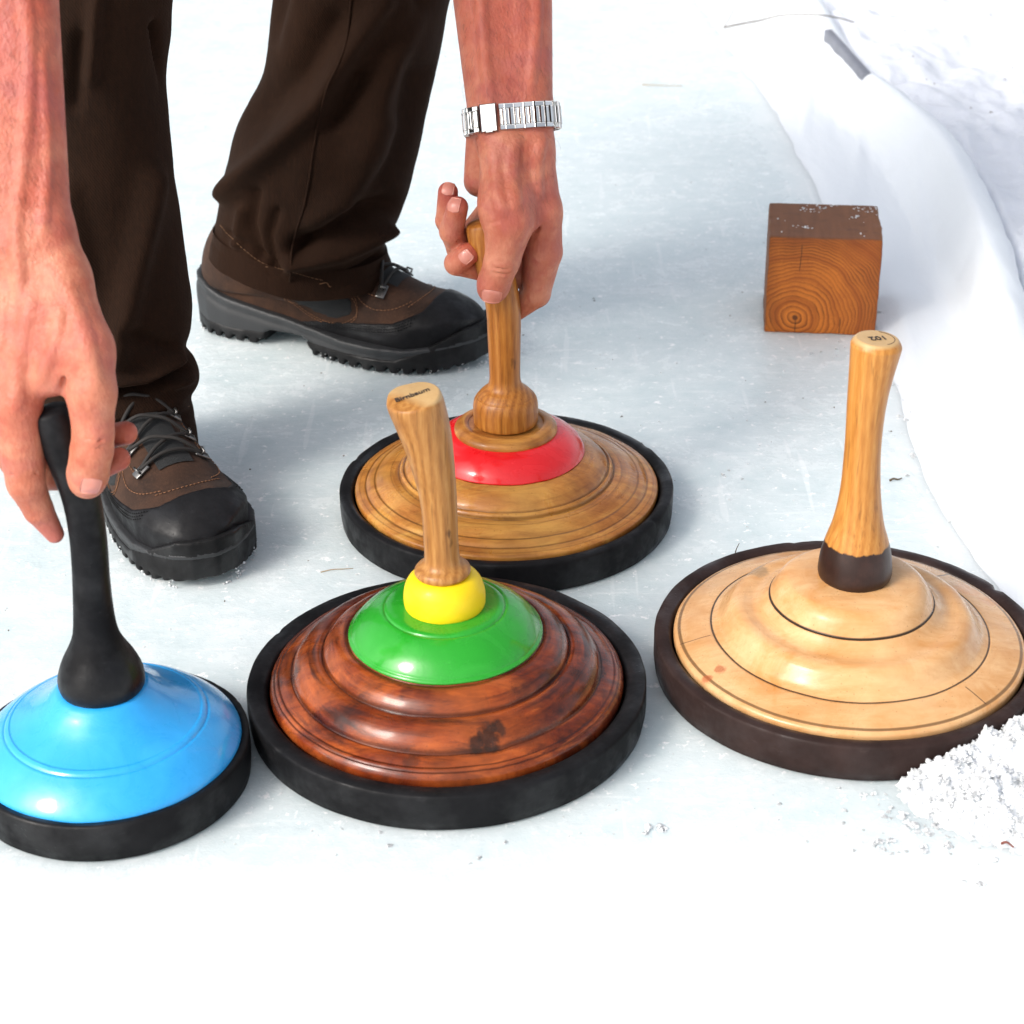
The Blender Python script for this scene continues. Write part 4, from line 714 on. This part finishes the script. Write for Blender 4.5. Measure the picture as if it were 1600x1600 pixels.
def boot(heel, toe, mirror, label):
    heel, toe = np.array(heel), np.array(toe); a = math.atan2(toe[1]-heel[1], toe[0]-heel[0]); sc = np.linalg.norm(toe-heel)/.310; b = under(empty("boot", (heel[0], heel[1], .001), a)); b.scale = (sc, sc*mirror, sc); b['label'] = label
    for k, m in (("upper", LEA), ("toe_rand", TOE), ("midsole", MID), ("outsole", OUT), ("mesh_panel", MESHM)):
        V, Q = BOOT_MESH[k]; o = qmesh(k, V, Q if mirror > 0 else Q[:, ::-1], m); kid(o, b)
    for side in (-1, 1):
        st_ = MB()
        for off in (0, 2.6):
            q = catmull([(x, 0, z-off) for x, z in ((56, 116), (69, 90), (97, 67), (126, 49), (150, 40), (178, 39), (196, 49), (195, 61), (188, 68))], 8); dashes(st_, on_side(q[:, [0, 2]], side, .5)*.001, .0026, .0012, .0004)
        q = catmull([(x, 0, z) for x, z in ((188, 72), (200, 62), (214, 57), (232, 58), (248, 64))], 8); dashes(st_, on_side(q[:, [0, 2]], side, .5)*.001, .0026, .0012, .0004)
        q = catmull([(x, 0, z) for x, z in ((150, 88), (175, 78), (196, 71), (216, 66))], 8); dashes(st_, on_side(q[:, [0, 2]], side, .5)*.001, .0026, .0012, .0004); kid(st_.build("stitching", STI), b)
    q = catmull([(246, -30, 0), (252, -18, 0), (255, 0, 0), (252, 18, 0), (246, 30, 0)], 8); st_ = MB(); dashes(st_, on_top(q[:, :2], .5)*.001, .0026, .0012, .0004)
    kid(st_.build("stitching", STI), b)
    for side in (-1, 1):
        pf = MB()
        for off in (1.5, 4.0, 6.5):
            q = catmull([(x, 0, z-off) for x, z in ((118, 28), (150, 36), (190, 42), (235, 47), (258, 56))], 8); dashes(pf, on_side(q[:, [0, 2]], side, 2.2)*.001, .0018, .0014, .0005)
        kid(pf.build("rand_stitching", OUT), b)
    hp = [(168, 25), (192, 27), (217, 28)]; hooks = {}
    for x, y in hp:
        for side in (-1, 1):
            p = on_top([(x, side*y)], 2.2)[0]; n = UV.grad(p[None])[0]; hooks[(x, side)] = p+n*1.5; t = np.array([0, 0, 1.0])-n*n[2]; t = np.cross(n, [1, 0, 0]); t /= np.linalg.norm(t); f = np.cross(t, n); hb = MB()
            hb.box(p*.001, f*.0045, t*.0075, n*.0011, .0008); V, F = tube(np.array([p+f*4+n*.5+t*s_ for s_ in ()] or [p-f*3+n*1.2+t*2, p-f*3+n*5+t*2, p+f*3+n*5+t*2, p+f*3+n*1.2+t*2])*.001, .0011, 8); hb.add(V, F); kid(hb.build("lace_hook", HOOK), b)
    lc = MB()
    def lace(A, Bp, lift, sagm):
        m_ = (A+Bp)/2; g = on_top([(m_[0], m_[1])], 3.6)[0]; q1 = on_top([tuple((A*.72+Bp*.28)[:2])], 3.2+lift)[0]; q2 = on_top([tuple((A*.28+Bp*.72)[:2])], 3.2+lift)[0]; g[2] += lift
        V, F = tube(catmull([A, q1, g, q2, Bp], 8)*.001, .0017, 8); lc.add(V, F)
    for (x0, x1) in ((168, 192), (192, 217)):
        lace(hooks[(x0, -1)], hooks[(x1, 1)], 1.5, 0); lace(hooks[(x0, 1)], hooks[(x1, -1)], 4.5, 0)
    lace(hooks[(217, -1)], hooks[(217, 1)], 1, 0); lace(hooks[(168, 1)], np.array([146, -22, hooks[(168, 1)][2]+11]), 2, 0); lace(hooks[(168, -1)], np.array([146, 22, hooks[(168, 1)][2]+11]), 4, 0)
    kid(lc.build("lace", LACE), b); tg = MB()
    q = on_top([(x, y) for y in (-16, -8, 0, 8, 16) for x in (128, 148, 168, 188, 208, 228)], 1.2)*.001; q = q.reshape(5, 6, 3); F = [(i*6+j, i*6+j+1, (i+1)*6+j+1, (i+1)*6+j) for i in range(4) for j in range(5)]; tg.add(q.reshape(-1, 3), F); kid(tg.build("tongue", MESHM), b)
    return b
boot((-.318, 1.815), (-.028, 1.690), 1, "boot seen from its side, sole flat on the ice behind the green handle")
boot((-.387, 1.515), (-.230, 1.264), -1, "boot seen toe first with laces, behind the black handle")

# ------------------------------------------------------------------ loose snow, twigs and specks
def heap_z(x, y):      # pushed-up pile of wet snow against the brown ring
    d = math.hypot((x-.360)/.112, (y-.992)/.085); b = max(0, 1-d*d); h = .037*b**.75+.012*b*fbm(x*30, y*30, 2, 4)+(b > 0)*(.006*fbm(x*90, y*90, 4, 3)+.0030*(.5-mn.cell(Vector((x*420, y*420, 1))))*0+.0038*(.35-mn.voronoi(Vector((x*330, y*330, 2)))[0][0])); return h-.004
xs = np.linspace(.23, .49, 330); ys = np.linspace(.885, 1.085, 260)
def keepout(x, y): return math.hypot(x-.2427, y-1.1299) < .1415
P = []; S = []
def crumbs(n, fx, fy, smin_, smax_, ok=lambda x, y: True, zf=lambda x, y: 0.0):
    for _ in range(n):
        x, y = fx(), fy(); s = smin_+(smax_-smin_)*rng.random()**3
        if keepout(x, y) or not ok(x, y): continue
        P.append((x, y, max(0, zf(x, y))+s*.25)); S.append(s)
def on_heap(x, y): return heap_z(x, y) > .001
heapo = height_grid("snow_heap", xs, ys, lambda x, y: (-.006 if keepout(x, y) else heap_z(x, y)), SNOW)
tag(heapo, kind="structure")
def clump(x, y, Rr, z=0.0):
    n = int(6+22*rng.random())
    for _ in range(n):
        d = rng.normal(size=3); d /= np.linalg.norm(d); q = Rr*rng.random()**.5; px, py = x+d[0]*q, y+d[1]*q
        if not keepout(px, py): P.append((px, py, z+abs(d[2])*q*.7)); S.append(Rr*rng.uniform(.16, .42))
crumbs(5200, lambda: rng.uniform(.24, .48), lambda: rng.uniform(.90, 1.08), .0005, .0021, on_heap, heap_z)
def clumps(n, fx, fy, a, b):
    for _ in range(n):
        x, y = fx(), fy(); z = max(0, heap_z(x, y)) if .24 < x < .48 else 0.0
        clump(x, y, a+(b-a)*rng.random()**2.5, z)
clumps(190, lambda: rng.normal(.30, .045), lambda: rng.normal(.955, .024), .0012, .0046)
clumps(34, lambda: rng.normal(.25, .06), lambda: rng.normal(.945, .022), .0010, .0034)
clumps(80, lambda: rng.normal(.385, .02), lambda: rng.uniform(1.3, 2.2), .0010, .0034)
crumbs(700, lambda: rng.uniform(-.42, .42), lambda: rng.uniform(.93, 1.06), .0002, .0008)
crumbs(1500, lambda: rng.uniform(-.55, .46), lambda: rng.uniform(1.0, 2.6), .0002, .0010)
for (x, y, n, r) in ((.087, .945, 3, .004), (.235, .925, 4, .005), (-.10, .925, 5, .014), (-.02, .92, 3, .010), (.19, 1.43, 3, .010), (.325, 1.72, 6, .014), (.395, 1.79, 6, .018)):
    clumps(n, lambda: rng.normal(x, r), lambda: rng.normal(y, r*.8), .0015, .0046)
# snow stuck along the boot soles
for heel, toe, mir in (((-.318, 1.815), (-.028, 1.690), 1), ((-.387, 1.515), (-.230, 1.264), -1)):
    h_, t_ = np.array(heel), np.array(toe); L_ = np.linalg.norm(t_-h_); d_ = (t_-h_)/L_; n_ = np.array([-d_[1], d_[0]])*mir
    for _ in range(620):
        ph = rng.random()*len(PR); i = int(ph); q = PR[i]*.001*L_/.31; c_ = np.array([.155, 0])*L_/.31; o_ = (q-c_); o_ = o_/np.linalg.norm(o_)*rng.uniform(.0045, .0075); w_ = h_+d_*(q[0]+o_[0])+n_*(q[1]+o_[1])
        if mn.noise(Vector((w_[0]*60, w_[1]*60, 3))) < .0: continue
        P.append((w_[0], w_[1], rng.random()**2.5*.010)); S.append(rng.uniform(.0003, .0011))
V, F = grains(np.array(P), np.array(S), .8); tag(qmesh("snow_crumbs", V, F, GRAIN, smooth=True), kind="stuff")
# dark specks of dirt on the ice and snow
P = []; S = []
for _ in range(230):
    x, y = rng.uniform(-.5, .43), rng.uniform(.95, 3.0); P.append((x, y, .0006)); S.append(rng.uniform(.0003, .0009))
for _ in range(160):
    y = rng.uniform(1.6, 3.4); x = rng.uniform(kk(y, 3)+.09, 1.1); P.append((x, y, snow_z(x, y)+.001)); S.append(rng.uniform(.0005, .0018))
V, F = grains(np.array(P), S, .6); tag(qmesh("dirt_specks", V, F, m_flat("dirt", (.10, .07, .05), .9, var=.7), smooth=False), kind="stuff")
TWG = m_flat("twig_bark", (.085, .060, .035), .8, var=.5); STR = m_flat("dry_straw", (.36, .27, .16), .8)
def twig(pts, r, m, label, n=8):
    c = catmull(pts, n); V, F = tube(c, np.linspace(r, r*.55, len(c)), 7); o = empty("twig", c.mean(0)); ob = mesh("stalk", V-c.mean(0), F, m, o); return tag(o, label, "twig")
def gp(u, v, z): return on_z(u, v, z)
ta = empty("twig", gp(1131, 43, .02)); c0_ = np.array(ta.location)
for nm, pts, r in (("stalk", [gp(1131, 43, .008), gp(1155, 38, .018), gp(1187, 32, .034), gp(1222, 24, .054), (gp(1270, 23, .074)), gp(1305, 27, .070), gp(1335, 35, .060)], .0016), ("side_shoot", [gp(1131, 43, .008), gp(1140, 28, .018), gp(1148, 12, .028), gp(1153, 2, .034)], .0009)):
    c = catmull(pts, 8)-c0_; V, F = tube(c, np.linspace(r, r*.6, len(c)), 7); mesh(nm, V, F, TWG, ta)
tag(ta, "long bent twig lying across the white sheet beside the board", "twig")
twig([gp(1390, 751, .001), gp(1396, 748, .003), gp(1403, 749, .002), gp(1409, 747, .002)], .0011, TWG, "short dark twig on the ice behind the pale stock")
twig([gp(1149, 863, .001), gp(1151, 857, .006), gp(1155, 849, .012)], .0005, TWG, "thin stalk standing up at the edge of the dark brown ring")
twig([gp(501, 894, .0006), gp(518, 890, .0012), gp(536, 889, .001), gp(552, 888, .0006)], .0005, STR, "straw lying flat on the ice left of the stock with the red band")
twig([gp(1003, 132, .0008), gp(1030, 133, .0016), gp(1066, 134, .0008)], .0008, STR, "faint straw on the far ice right of the watch")
twig([gp(1565, 1318, .004), gp(1573, 1316, .007), gp(1584, 1324, .004)], .0010, m_flat("red_bud", (.16, .04, .025), .6), "small reddish bud scale on the snow crumbs at the lower right")
